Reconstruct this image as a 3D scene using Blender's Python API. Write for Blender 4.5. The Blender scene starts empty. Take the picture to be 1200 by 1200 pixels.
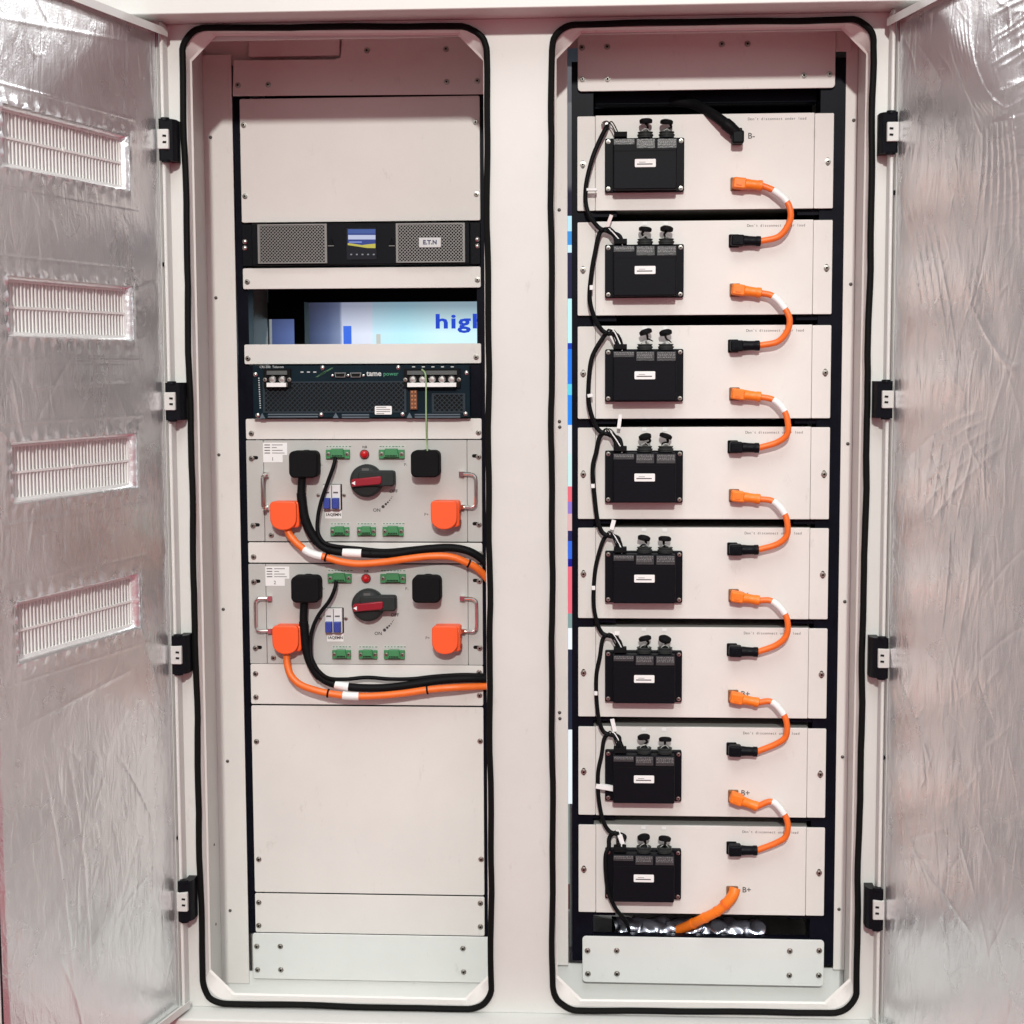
import bpy, bmesh, math, random
import numpy as np
from mathutils import Vector, Matrix, Euler
from mathutils.geometry import tessellate_polygon
random.seed(7)
SC = bpy.context.scene
COL = SC.collection

# ------------------------------------------------------------------ camera
F_PX = 1865.3                                   # focal length in pixels of the 1200 px photograph
CAM = Vector((0.1567, -2.9219, 1.5008))
yaw, pit, rol = -0.0605, -0.0909, -0.0043
FW = Vector((math.sin(yaw)*math.cos(pit), math.cos(yaw)*math.cos(pit), math.sin(pit)))
_r = Vector((math.cos(yaw), -math.sin(yaw), 0)); _u = _r.cross(FW)
RT = _r*math.cos(rol) + _u*math.sin(rol); UP = -_r*math.sin(rol) + _u*math.cos(rol)
cd = bpy.data.cameras.new('camera'); cam = bpy.data.objects.new('camera', cd); COL.objects.link(cam)
cd.sensor_width = 36; cd.sensor_fit = 'HORIZONTAL'; cd.lens = 36*F_PX/1200
cd.clip_start = 0.05; cd.clip_end = 500
m = Matrix((RT, UP, -FW)).transposed().to_4x4(); m.translation = CAM; cam.matrix_world = m
SC.camera = cam
SC.render.resolution_x = SC.render.resolution_y = 1024

# ------------------------------------------------------------------ world, lamps, exposure
w = bpy.data.worlds.new('World'); SC.world = w; w.use_nodes = True
bg = w.node_tree.nodes['Background']; bg.inputs[0].default_value = (0.87, 0.825, 0.84, 1); bg.inputs[1].default_value = 0.57
def lamp(name, loc, target, size, power, col):
    l = bpy.data.lights.new(name, 'AREA'); l.shape = 'DISK'; l.size = size; l.energy = power; l.color = col
    o = bpy.data.objects.new(name, l); COL.objects.link(o); o.location = loc
    o.rotation_euler = (Vector(target)-Vector(loc)).to_track_quat('-Z', 'Y').to_euler(); return o
lamp('hall_spot_lamp', (0.40, -8.0, 5.0), (0, 0, 1.2), 0.34, 480, (1.0, 1.0, 0.93))
lamp('hall_ceiling_lamp', (0.0, -3.2, 6.5), (0, -0.5, 1.0), 4.0, 170, (0.96, 1.0, 0.98))
lamp('hall_back_lamp', (3.0, 2.5, 4.05), (-0.75, -0.4, 1.9), 0.5, 60, (0.97, 1.0, 1.0))
lamp('hall_back_lamp', (-3.0, 2.5, 4.05), (0.75, -0.4, 1.9), 0.5, 75, (0.97, 1.0, 1.0))
vs = SC.view_settings; vs.view_transform = 'Standard'; vs.look = 'None'; vs.gamma = 1; vs.exposure = 0.10; vs.use_curve_mapping = False

# ------------------------------------------------------------------ measuring: a pixel of the photograph -> a point on the plane Y = depth
def ray(px, py): return FW + RT*((px-600)/F_PX) - UP*((py-600)/F_PX)
def at(px, py, Y):
    d = ray(px, py); return CAM + d*((Y-CAM.y)/d.y)
def rect(x0, y0, x1, y1, Y):
    xm, ym = (x0+x1)/2, (y0+y1)/2
    return at(x0, ym, Y).x, at(x1, ym, Y).x, at(xm, y1, Y).z, at(xm, y0, Y).z

# ------------------------------------------------------------------ materials
MATS = {}
def mat(name, col, rough=0.5, metal=0.0, var=0.0, vscale=12.0, bump=0.0, bscale=300.0, emit=None, estr=1.0, spec=0.5, rvar=0.0, trans=0, coat=0):
    m = bpy.data.materials.new(name); m.use_nodes = True; nt = m.node_tree; N = nt.nodes; L = nt.links
    b = N['Principled BSDF']; b.inputs['Base Color'].default_value = (*col, 1); b.inputs['Roughness'].default_value = rough
    b.inputs['Metallic'].default_value = metal; b.inputs['Specular IOR Level'].default_value = spec
    if coat: b.inputs['Coat Weight'].default_value = coat
    if trans: b.inputs['Transmission Weight'].default_value = trans
    tc = N.new('ShaderNodeTexCoord')
    if var or rvar:
        geo = N.new('ShaderNodeNewGeometry')
        n = N.new('ShaderNodeTexNoise'); n.inputs['Scale'].default_value = vscale; n.inputs['Detail'].default_value = 6; n.inputs['Roughness'].default_value = 0.65
        L.new(geo.outputs['Position'], n.inputs['Vector'])
        if var:
            r = N.new('ShaderNodeValToRGB'); r.color_ramp.elements[0].position = 0.3; r.color_ramp.elements[1].position = 0.7
            r.color_ramp.elements[0].color = (*[max(0, c*(1-var)) for c in col], 1); r.color_ramp.elements[1].color = (*[min(1, c*(1+var*0.5)) for c in col], 1)
            L.new(n.outputs['Fac'], r.inputs['Fac']); L.new(r.outputs['Color'], b.inputs['Base Color'])
        if rvar:
            mr = N.new('ShaderNodeMapRange'); mr.inputs['To Min'].default_value = max(0.02, rough-rvar); mr.inputs['To Max'].default_value = min(1, rough+rvar)
            L.new(n.outputs['Fac'], mr.inputs['Value']); L.new(mr.outputs['Result'], b.inputs['Roughness'])
    if bump:
        n2 = N.new('ShaderNodeTexNoise'); n2.inputs['Scale'].default_value = bscale; n2.inputs['Detail'].default_value = 3
        L.new(tc.outputs['Object'], n2.inputs['Vector'])
        bp = N.new('ShaderNodeBump'); bp.inputs['Strength'].default_value = bump; bp.inputs['Distance'].default_value = 0.001
        L.new(n2.outputs['Fac'], bp.inputs['Height']); L.new(bp.outputs['Normal'], b.inputs['Normal'])
    if emit:
        b.inputs['Emission Color'].default_value = (*emit, 1); b.inputs['Emission Strength'].default_value = estr
    MATS[name] = m; return m

def white_paint(name, col, rough=0.42):
    """powder-coated steel: orange peel, faint handling smudges and a few short scuffs"""
    m = mat(name, col, rough, var=0.055, vscale=3.5, bump=0.10, bscale=420, rvar=0.07)
    nt = m.node_tree; N = nt.nodes; L = nt.links; b = N['Principled BSDF']
    src = b.inputs['Base Color'].links[0].from_socket
    geo = N.new('ShaderNodeNewGeometry')
    mp = N.new('ShaderNodeMapping'); mp.inputs['Scale'].default_value = (34, 34, 15); mp.inputs['Rotation'].default_value = (0.2, 0.45, 0.1)
    L.new(geo.outputs['Position'], mp.inputs['Vector'])
    v = N.new('ShaderNodeTexNoise'); v.inputs['Scale'].default_value = 1.0; v.inputs['Detail'].default_value = 8; v.inputs['Roughness'].default_value = 0.75
    L.new(mp.outputs['Vector'], v.inputs['Vector'])
    r = N.new('ShaderNodeValToRGB'); r.color_ramp.elements[0].position = 0.61; r.color_ramp.elements[1].position = 0.73
    r.color_ramp.elements[0].color = (0, 0, 0, 1); r.color_ramp.elements[1].color = (0.34, 0.34, 0.34, 1)
    L.new(v.outputs['Fac'], r.inputs['Fac'])
    mx = N.new('ShaderNodeMix'); mx.data_type = 'RGBA'; L.new(r.outputs['Color'], mx.inputs['Factor'])
    L.new(src, mx.inputs[6]); mx.inputs[7].default_value = (0.40, 0.37, 0.34, 1)
    L.new(mx.outputs[2], b.inputs['Base Color'])
    return m

W_FRAME = white_paint('white_powder_coat', (0.62, 0.62, 0.60))
W_COOL = white_paint('cool_white_plate', (0.70, 0.715, 0.705))  # cooler white than the other panels, for bottom plates and toe sheets
W_PANEL = white_paint('warm_white_panel_paint', (0.715, 0.695, 0.672))
G_PANEL = white_paint('pale_grey_panel_paint', (0.49, 0.485, 0.47), 0.45)
W_LEAF = mat('white_hinge_zinc', (0.52, 0.515, 0.50), 0.38, metal=0.0)
RUBBER = mat('black_rubber', (0.006, 0.006, 0.006), 0.55, spec=0.07, bump=0.25, bscale=120)
BLACK = mat('black_plastic', (0.006, 0.0065, 0.009), 0.38, spec=0.07, bump=0.12, bscale=900)
BLACKM = mat('matt_black_plastic', (0.007, 0.007, 0.008), 0.62, spec=0.07, bump=0.2, bscale=700)
CABLEB = mat('black_cable_sheath', (0.007, 0.007, 0.008), 0.5, spec=0.07, bump=0.2, bscale=500)
NAVY = mat('black_steel_rail', (0.005, 0.0055, 0.011), 0.34, spec=0.07, rvar=0.08, var=0.3, vscale=20)
BOXB = mat('black_anodised_box', (0.006, 0.0062, 0.009), 0.42, spec=0.07, bump=0.10, bscale=900)
STEEL = mat('screw_steel', (0.42, 0.40, 0.37), 0.32, metal=1.0)
CHROME = mat('polished_handle_steel', (0.80, 0.78, 0.75), 0.16, metal=1.0)
DARK = mat('dark_recess', (0.01, 0.01, 0.01), 0.7, spec=0.07)
ORANGE = mat('orange_cable_sheath', (0.86, 0.16, 0.018), 0.42, bump=0.15, bscale=300, var=0.1, vscale=40)
ORANGEP = mat('orange_plug_plastic', (0.90, 0.20, 0.012), 0.45, bump=0.15, bscale=500)
REDOR = mat('red_orange_cap_plastic', (0.92, 0.105, 0.022), 0.40, bump=0.1, bscale=600)
GREEN = mat('green_terminal_plastic', (0.045, 0.22, 0.085), 0.42, bump=0.1, bscale=800)
GREEND = mat('green_terminal_plastic_dark_print', (0.03, 0.15, 0.06), 0.5)  # darker green than the terminal plastic
REDL = mat('red_lamp_lens', (0.50, 0.008, 0.012), 0.18, coat=0.5)
REDK = mat('red_lever_insert', (0.26, 0.006, 0.018), 0.35)
DKGREY = mat('dark_grey_knob_plastic', (0.030, 0.034, 0.034), 0.42, spec=0.07, bump=0.1, bscale=600)
PAPER = mat('white_paper_label', (0.80, 0.80, 0.80), 0.55)
PAPERG = mat('grey_paper_label', (0.50, 0.52, 0.50), 0.6)
INK = mat('black_print_ink', (0.03, 0.03, 0.03), 0.6)
INKG = mat('grey_print_ink', (0.09, 0.085, 0.085), 0.6)
INKGR = mat('green_print_ink', (0.05, 0.16, 0.07), 0.6)
INKW = mat('white_print_ink', (0.55, 0.58, 0.58), 0.6)
BLUE = mat('blue_breaker_lever', (0.03, 0.055, 0.30), 0.35)
BRW = mat('white_breaker_body', (0.66, 0.66, 0.66), 0.4)
TEAL = mat('dark_teal_steel', (0.006, 0.016, 0.024), 0.42, spec=0.07, rvar=0.1, var=0.15, vscale=30)
GRILLE = mat('grey_grille_plastic', (0.21, 0.205, 0.20), 0.42, metal=0.2)
BADGE = mat('silver_badge', (0.52, 0.52, 0.53), 0.35, metal=0.3)
COPPER = mat('copper_terminal', (0.45, 0.20, 0.09), 0.35, metal=0.8)
GREYW = mat('grey_green_wire', (0.27, 0.40, 0.20), 0.5)
SLAT = mat('vent_white_plastic', (0.82, 0.815, 0.80), 0.45)
FILTER = mat('vent_filter_mesh', (0.74, 0.74, 0.735), 0.85, bump=0.5, bscale=900, var=0.1, vscale=60)
CARPET = mat('red_carpet', (0.30, 0.020, 0.042), 0.95, bump=0.6, bscale=400, var=0.25, vscale=200)
BODYG = mat('battery_case_paint', (0.36, 0.355, 0.34), 0.45)
CLEAR = mat('smoky_label_film', (0.045, 0.047, 0.051), 0.32, var=0.55, vscale=420, bump=0.5, bscale=350)
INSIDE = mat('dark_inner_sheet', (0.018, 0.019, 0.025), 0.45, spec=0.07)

def foil_mat(name, seed):
    m = bpy.data.materials.new(name); m.use_nodes = True; nt = m.node_tree; N = nt.nodes; L = nt.links
    b = N['Principled BSDF']; b.inputs['Metallic'].default_value = 0.86
    tc = N.new('ShaderNodeTexCoord')
    n = N.new('ShaderNodeTexNoise'); n.inputs['Scale'].default_value = 6; n.inputs['Detail'].default_value = 5
    L.new(tc.outputs['Object'], n.inputs['Vector'])
    r = N.new('ShaderNodeValToRGB'); r.color_ramp.elements[0].color = (0.83, 0.845, 0.865, 1); r.color_ramp.elements[1].color = (0.93, 0.94, 0.955, 1)
    r.color_ramp.elements[0].position = 0.35; r.color_ramp.elements[1].position = 0.65
    L.new(n.outputs['Fac'], r.inputs['Fac']); L.new(r.outputs['Color'], b.inputs['Base Color'])
    mr = N.new('ShaderNodeMapRange'); mr.inputs['To Min'].default_value = 0.20; mr.inputs['To Max'].default_value = 0.36
    L.new(n.outputs['Fac'], mr.inputs['Value']); L.new(mr.outputs['Result'], b.inputs['Roughness'])
    # fine crinkle: stretched noise ridges + glass-fibre weave
    mp = N.new('ShaderNodeMapping'); mp.inputs['Scale'].default_value = (1.0, 1.0, 0.33); mp.inputs['Location'].default_value = (seed, 0, 0); mp.inputs['Rotation'].default_value = (0, 0.18, 0)
    L.new(tc.outputs['Object'], mp.inputs['Vector'])
    n1 = N.new('ShaderNodeTexNoise'); n1.inputs['Scale'].default_value = 42; n1.inputs['Detail'].default_value = 7; n1.inputs['Distortion'].default_value = 0.8
    L.new(mp.outputs['Vector'], n1.inputs['Vector'])
    a = N.new('ShaderNodeMath'); a.operation = 'SUBTRACT'; a.inputs[1].default_value = 0.5; L.new(n1.outputs['Fac'], a.inputs[0])
    ab = N.new('ShaderNodeMath'); ab.operation = 'ABSOLUTE'; L.new(a.outputs[0], ab.inputs[0])
    b1 = N.new('ShaderNodeBump'); b1.inputs['Strength'].default_value = 0.50; b1.inputs['Distance'].default_value = 0.004; b1.invert = True
    L.new(ab.outputs[0], b1.inputs['Height'])
    n3 = N.new('ShaderNodeTexNoise'); n3.inputs['Scale'].default_value = 260; n3.inputs['Detail'].default_value = 2
    L.new(tc.outputs['Object'], n3.inputs['Vector'])
    b2 = N.new('ShaderNodeBump'); b2.inputs['Strength'].default_value = 0.22; b2.inputs['Distance'].default_value = 0.001
    L.new(n3.outputs['Fac'], b2.inputs['Height']); L.new(b1.outputs['Normal'], b2.inputs['Normal'])
    L.new(b2.outputs['Normal'], b.inputs['Normal'])
    MATS[name] = m; return m
FOIL = foil_mat('aluminium_foil_lining', 0.0)
FOIL2 = foil_mat('aluminium_foil_lining_other_roll', 3.7)
FOILC = mat('crumpled_foil', (0.66, 0.72, 0.84), 0.24, metal=1.0, bump=0.12, bscale=60)

# ------------------------------------------------------------------ mesh builder
class MB:
    def __init__(s): s.v = []; s.f = []; s.mi = []; s.flat = set()
    def add(s, vs, fs, m=0):
        o = len(s.v); s.v += [Vector(p) for p in vs]; s.f += [[i+o for i in f] for f in fs]; s.mi += [m]*len(fs); return s
    def box(s, x0, x1, y0, y1, z0, z1, m=0):
        return s.add([(x, y, z) for x in (x0, x1) for y in (y0, y1) for z in (z0, z1)],
                     [(0,1,3,2), (4,6,7,5), (0,4,5,1), (2,3,7,6), (0,2,6,4), (1,5,7,3)], m)
    def prism(s, pts, yb, yf, ch=0.0, m=0):
        """polygon in X-Z, counter-clockwise seen from the front (-Y), from back yb to front yf (yf < yb) with a chamfer"""
        n = len(pts); c = Vector((sum(p[0] for p in pts)/n, sum(p[1] for p in pts)/n))
        def ins(d):
            out = []
            for i in range(n):
                a, b, e = Vector(pts[i-1]), Vector(pts[i]), Vector(pts[(i+1) % n])
                n1 = (b-a); n1 = Vector((-n1.y, n1.x)); n2 = (e-b); n2 = Vector((-n2.y, n2.x))
                if n1.length > 0: n1.normalize()
                if n2.length > 0: n2.normalize()
                k = (n1+n2); k = k/max(0.3, k.dot(k)/2) if k.length > 1e-6 else n1
                out.append(b + k*d)
            return out
        rings = [(pts, yb)]
        if ch > 0: rings += [(pts, yf+ch), (ins(ch*0.35), yf+ch*0.35), (ins(ch), yf)]
        else: rings += [(pts, yf)]
        vs = []; fs = []
        for R, y in rings: vs += [(p[0], y, p[1]) for p in R]
        for k in range(len(rings)-1):
            for i in range(n):
                j = (i+1) % n; fs.append((k*n+i, k*n+j, (k+1)*n+j, (k+1)*n+i))
        fs.append(list(range(n))); fs.append([(len(rings)-1)*n+i for i in range(n)])
        s.flat |= {len(s.f)+len(fs)-1, len(s.f)+len(fs)-2}
        return s.add(vs, fs, m)
    def rplate(s, x0, x1, z0, z1, yb, yf, r=0.003, ch=0.0008, m=0, seg=4):
        return s.prism(rrect(x0, x1, z0, z1, r, seg), yb, yf, ch, m)
    def lathe(s, c, ax, prof, seg=16, m=0, ms=None):
        ax = Vector(ax).normalized(); t = ax.orthogonal().normalized(); b = ax.cross(t); c = Vector(c); vs = []
        for r, h in prof:
            for i in range(seg):
                a = 2*math.pi*i/seg; vs.append(c + ax*h + (t*math.cos(a)+b*math.sin(a))*r)
        n = len(prof); o = len(s.v); s.v += vs
        for k in range(n-1):
            for i in range(seg):
                j = (i+1) % seg; s.f.append([o+k*seg+i, o+k*seg+j, o+(k+1)*seg+j, o+(k+1)*seg+i]); s.mi.append(ms[k] if ms else m)
        s.f.append([o+i for i in range(seg)]); s.mi.append(ms[0] if ms else m)
        s.f.append([o+(n-1)*seg+i for i in range(seg)]); s.mi.append(ms[-1] if ms else m)
        return s
    def tube(s, pts, r, seg=10, m=0, closed=False, caps=True):
        pts = [Vector(p) for p in pts]; n = len(pts); up = None; o = len(s.v)
        rr = r if isinstance(r, (list, tuple)) else [r]*n
        for i, p in enumerate(pts):
            a = pts[i-1] if (i > 0 or closed) else pts[i]; e = pts[(i+1) % n] if (i < n-1 or closed) else pts[i]
            t = (e-a).normalized()
            if up is None: up = t.orthogonal().normalized()
            up = (up - t*up.dot(t)).normalized(); b = t.cross(up)
            for k in range(seg):
                an = 2*math.pi*k/seg; s.v.append(p + (up*math.cos(an)+b*math.sin(an))*rr[i])
        for i in range(n if closed else n-1):
            for k in range(seg):
                j = (i+1) % n; l = (k+1) % seg
                s.f.append([o+i*seg+k, o+i*seg+l, o+j*seg+l, o+j*seg+k]); s.mi.append(m)
        if caps and not closed:
            s.f.append([o+k for k in range(seg)]); s.f.append([o+(n-1)*seg+k for k in range(seg)]); s.mi += [m, m]
        return s
    def mesh(s, name, mats, origin=(0, 0, 0), smooth=True, angle=35):
        me = bpy.data.meshes.new(name); O = Vector(origin)
        me.from_pydata([tuple(v-O) for v in s.v], [], s.f)
        for mm in (mats if isinstance(mats, (list, tuple)) else [mats]): me.materials.append(mm)
        me.polygons.foreach_set('material_index', s.mi)
        bm = bmesh.new(); bm.from_mesh(me); bmesh.ops.recalc_face_normals(bm, faces=bm.faces); bm.to_mesh(me); bm.free()
        if smooth:
            me.shade_smooth(); me.set_sharp_from_angle(angle=math.radians(angle))
            for i, f in enumerate(s.f):                  # big flat caps keep their own normal
                if len(f) > 4 or i in s.flat: me.polygons[i].use_smooth = False
        me.update(); return me
    def build(s, name, mats, parent=None, origin=None, smooth=True, angle=35, loc=None):
        """verts are given in world space; a child is stored relative to its root's position"""
        O = origin if origin is not None else (root_of(parent) if parent else (0, 0, 0))
        o = bpy.data.objects.new(name, s.mesh(name, mats, O, smooth, angle)); COL.objects.link(o)
        if parent: o.parent = parent
        if loc is not None: o.location = loc
        return o
ROOT = {}
def root_of(o): return ROOT.get(o.name, Vector((0, 0, 0)))
def rrect(x0, x1, z0, z1, r, seg=4):
    r = min(r, (x1-x0)/2.001, (z1-z0)/2.001); pts = []
    for cx, cz, a0 in ((x1-r, z1-r, 0), (x0+r, z1-r, 90), (x0+r, z0+r, 180), (x1-r, z0+r, 270)):
        for k in range(seg+1):
            a = math.radians(a0+90*k/seg); pts.append((cx+r*math.cos(a), cz+r*math.sin(a)))
    return pts
def spline(pts, n=8):
    P = [Vector(p) for p in pts]; out = []
    for i in range(len(P)-1):
        p0 = P[i-1] if i else P[0]*2-P[1]; p1, p2 = P[i], P[i+1]; p3 = P[i+2] if i+2 < len(P) else P[-1]*2-P[-2]
        for k in range(n):
            t = k/n; out.append(0.5*((2*p1)+(p2-p0)*t+(2*p0-5*p1+4*p2-p3)*t*t+(3*p1-p0-3*p2+p3)*t**3))
    out.append(P[-1]); return out
def thing(name, label, cat, loc, group=None):
    o = bpy.data.objects.new(name, None); COL.objects.link(o); o.location = loc; o.empty_display_size = 0.05
    ROOT[o.name] = Vector(loc); o['label'] = label; o['category'] = cat
    if group: o['group'] = group
    return o
def child(o, parent):      # register a part that carries sub-parts (same origin as its root)
    ROOT[o.name] = root_of(parent); return o
def copy_tree(o, parent=None):
    c = o.copy(); COL.objects.link(c); c.parent = parent
    for ch in list(o.children): copy_tree(ch, c)
    return c
def text_mb(body, size, x, z, y, spacing=None, bold=0.0, align='CENTER', ext=0.0002):
    """lettering as thin raised print, facing -Y"""
    cu = bpy.data.curves.new('t', 'FONT'); cu.body = body; cu.size = size; cu.resolution_u = 2; cu.extrude = ext; cu.offset = bold
    cu.align_x = align; cu.align_y = 'CENTER'
    if spacing: cu.space_character = spacing
    ob = bpy.data.objects.new('t', cu); COL.objects.link(ob); dg = bpy.context.evaluated_depsgraph_get(); dg.update()
    me = bpy.data.meshes.new_from_object(ob.evaluated_get(dg))
    mb = MB(); mb.add([(x+v.co.x, y-v.co.z, z+v.co.y) for v in me.vertices], [list(p.vertices) for p in me.polygons])
    bpy.data.objects.remove(ob); bpy.data.curves.remove(cu); bpy.data.meshes.remove(me); return mb

# shared little hardware meshes (local space, head towards -Y)
def screw_mesh(r, name):
    b = MB(); b.lathe((0, 0, 0), (0, -1, 0), [(r*1.25, 0), (r*1.25, r*0.16), (r*0.98, r*0.18), (r*0.95, r*0.55), (r*0.75, r*0.78), (r*0.46, r*0.80), (r*0.40, r*0.35)], 14, ms=[0, 0, 0, 0, 0, 1])
    return b.mesh(name, [STEEL, DARK])
SCREW = screw_mesh(0.0046, 'screw'); SCREWS = screw_mesh(0.0032, 'screw_small')
def rivet_mesh():
    b = MB(); b.lathe((0, 0, 0), (0, -1, 0), [(0.0034, 0), (0.0032, 0.0010), (0.0022, 0.0018), (0.0010, 0.0021)], 12); return b.mesh('rivet', [mat('dark_rivet', (0.10, 0.09, 0.085), 0.4, metal=0.7)])
RIVET = rivet_mesh()
def put(mesh, name, parent, p, rot=None):
    o = bpy.data.objects.new(name, mesh); COL.objects.link(o); o.parent = parent; o.location = Vector(p)-root_of(parent)
    o.rotation_euler = (0, random.uniform(0, 6.28), 0) if rot is None else rot
    return o

# ================================================================== SETTING
fl = MB().add([(-60, -60, 0), (60, -60, 0), (60, 60, 0), (-60, 60, 0)], [(0, 1, 2, 3)]).build('floor', CARPET, smooth=False); fl['kind'] = 'structure'

# ================================================================== CABINET
cab = thing('equipment_cabinet', 'white two-bay steel equipment cabinet with both foil-lined doors swung open', 'cabinet', (0, 0, 0))
YL, YR = 0.289, 0.157                                  # faces of the two racks behind the cabinet front
gl = [at(*p, 0) for p in ((214.1, 33.1), (570.4, 31.5), (576.4, 1181.9), (238.7, 1174.4))]      # gasket centre lines
gr = [at(*p, 0) for p in ((645.9, 29.8), (1024.3, 23), (1002.4, 1186.3), (647.8, 1182))]
def quad_round(q, inset, r, seg=7, chamfer=False):
    """q: corners TL TR BR BL -> rounded (or chamfered) loop, counter-clockwise from the front"""
    TL, TR, BR, BL = [Vector((p.x, p.z)) for p in q]
    C = [TR+Vector((-inset, -inset)), TL+Vector((inset, -inset)), BL+Vector((inset, inset)), BR+Vector((-inset, inset))]; out = []
    for i in range(4):
        c = C[i]; a = (C[i-1]-c).normalized(); b = (C[(i+1) % 4]-c).normalized()
        p0 = c+a*r; p1 = c+b*r; ctr = c+a*r+b*r
        for k in range(seg+1):
            t = k/seg
            if chamfer: out.append(p0.lerp(p1, t))
            else:
                an = t*math.pi/2; out.append(ctr - b*r*math.cos(an) - a*r*math.sin(an))
    return out
ZT, ZB = 2.1235, 0.2785; XL, XR = -0.6455, 0.6525
outer = [Vector((XL, ZB, 0)), Vector((XR, ZB, 0)), Vector((XR, ZT, 0)), Vector((XL, ZT, 0))]
def frame_sheet(y):
    holes = []
    for q in (gl, gr):
        holes.append([Vector((p.x, p.y, 0)) for p in quad_round(q, 0.0048, 0.043)])
    loops = [outer]+[list(reversed(h)) for h in holes]
    allp = [p for l in loops for p in l]
    return [(p.x, y, p.y) for p in allp], [tuple(t) for t in tessellate_polygon(loops)]
b = MB(); b.add(*frame_sheet(0.0)); b.add(*frame_sheet(0.0025))
b.build('front_frame', W_FRAME, cab, smooth=False)
for q in (gl, gr):                                     # opening lips (return flange, chamfered behind) and gaskets
    f0 = quad_round(q, 0.0048, 0.043); n = len(f0)
    b0 = quad_round(q, 0.0056, 0.046, chamfer=True); b1 = quad_round(q, 0.0086, 0.046, chamfer=True); b2 = quad_round(q, -0.012, 0.05, chamfer=True)
    vs = [(p.x, 0.0026, p.y) for p in f0]+[(p.x, 0.024, p.y) for p in b0]+[(p.x, 0.027, p.y) for p in b1]+[(p.x, 0.029, p.y) for p in b2]
    fs = [(k*n+i, k*n+(i+1) % n, (k+1)*n+(i+1) % n, (k+1)*n+i) for k in range(3) for i in range(n)]
    MB().add(vs, fs).build('opening_lip', W_PANEL, cab, angle=20)
    path = []
    loop = quad_round(q, 0.0, 0.045, 10); L = len(loop)
    for i in range(L):
        a, c = loop[i], loop[(i+1) % L]; d = (c-a).length; k = max(1, int(d/0.03))
        for j in range(k): path.append(a.lerp(c, j/k))
    pts = []
    ph = random.uniform(0, 6)
    for i, p in enumerate(path):
        wv = 0.0009*math.sin(i*0.41+ph)+0.0007*math.sin(i*0.97+ph*2)+random.uniform(-0.0003, 0.0003)
        pts.append((p.x+wv, -0.0050+0.0006*math.sin(i*0.6), p.y+wv*0.7))
    MB().tube(pts, 0.0059, 10, closed=True).build('gasket', RUBBER, cab)
# roof, ledges, sides, base
b = MB(); b.rplate(-0.80, 0.805, ZT+0.0005, 2.165, 0.030, -0.082, 0.004, 0.002); b.build('roof_ledge', W_FRAME, cab)
MB().box(-0.66, 0.667, 0.0305, 0.9, 2.205, 2.216).build('roof', W_FRAME, cab, smooth=False)
MB().box(-0.66, 0.667, 0.0302, 0.036, 2.10, 2.2045).build('roof_riser', W_FRAME, cab, smooth=False)
MB().box(-0.66, 0.667, 0.0302, 0.036, 0.175, 0.30-0.028).build('sill_riser', W_FRAME, cab, smooth=False)
b = MB(); b.rplate(-0.72, 0.725, 0.12, ZB-0.0005, 0.030, -0.060, 0.004, 0.003); b.build('base_sill', W_FRAME, cab)
MB().box(-0.66, 0.665, 0.02, 0.9, 0.0, 0.119).build('plinth', NAVY, cab, smooth=False)
for sx, x in ((-1, XL), (1, XR)):                      # folded side edges between the hinges
    xo = x+sx*0.007
    b = MB(); b.rplate(min(x, xo)-0.0, max(x, xo), ZB+0.001, ZT-0.001, 0.03, -0.032, 0.0025, 0.0022); b.build('side_edge', W_FRAME, cab)
    xs = x+sx*0.0075
    b = MB(); b.box(min(xs, xs+sx*0.014), max(xs, xs+sx*0.014), 0.031, 0.9, 0.12, 2.204); b.build('side_wall', W_FRAME, cab, smooth=False)
# inner walls, floors and ceilings of the two bays
ZF, ZC = 0.175, 2.204; LW = at(239, 200, 0.28).x
MB().box(XL-0.0125, LW, 0.031, 0.85, ZF, ZC).build('bay_wall', W_PANEL, cab, smooth=False)
MB().box(-0.012, 0.016, 0.031, 0.85, ZF, ZC).build('bay_divider', W_PANEL, cab, smooth=False)
xr1 = at(1003, 300, YR).x
MB().box(xr1, XR-0.001, 0.031, 0.85, ZF, ZC).build('bay_wall', W_PANEL, cab, smooth=False)
for x0, x1, y1 in ((LW+0.001, -0.013, 0.85), (0.017, xr1-0.001, 0.85)):
    MB().box(x0, x1, 0.031, y1, ZC-0.010, ZC).build('bay_ceiling', W_PANEL, cab, smooth=False)
    MB().box(x0, x1, 0.031, y1, ZF, ZF+0.010).build('bay_floor', W_PANEL, cab, smooth=False)
# back sheet with the openings one looks through
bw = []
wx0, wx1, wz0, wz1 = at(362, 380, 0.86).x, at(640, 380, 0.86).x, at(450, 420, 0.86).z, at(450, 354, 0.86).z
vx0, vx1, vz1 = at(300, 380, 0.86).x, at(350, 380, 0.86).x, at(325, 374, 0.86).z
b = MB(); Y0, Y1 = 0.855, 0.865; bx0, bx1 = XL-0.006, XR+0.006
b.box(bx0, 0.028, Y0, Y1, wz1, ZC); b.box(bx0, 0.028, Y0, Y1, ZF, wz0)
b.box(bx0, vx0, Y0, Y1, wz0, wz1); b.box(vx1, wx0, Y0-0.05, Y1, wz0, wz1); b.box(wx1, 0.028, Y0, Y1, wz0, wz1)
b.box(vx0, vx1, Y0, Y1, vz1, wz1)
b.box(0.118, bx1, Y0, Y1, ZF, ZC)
b.build('back_sheet', INSIDE, cab, smooth=False)

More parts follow.
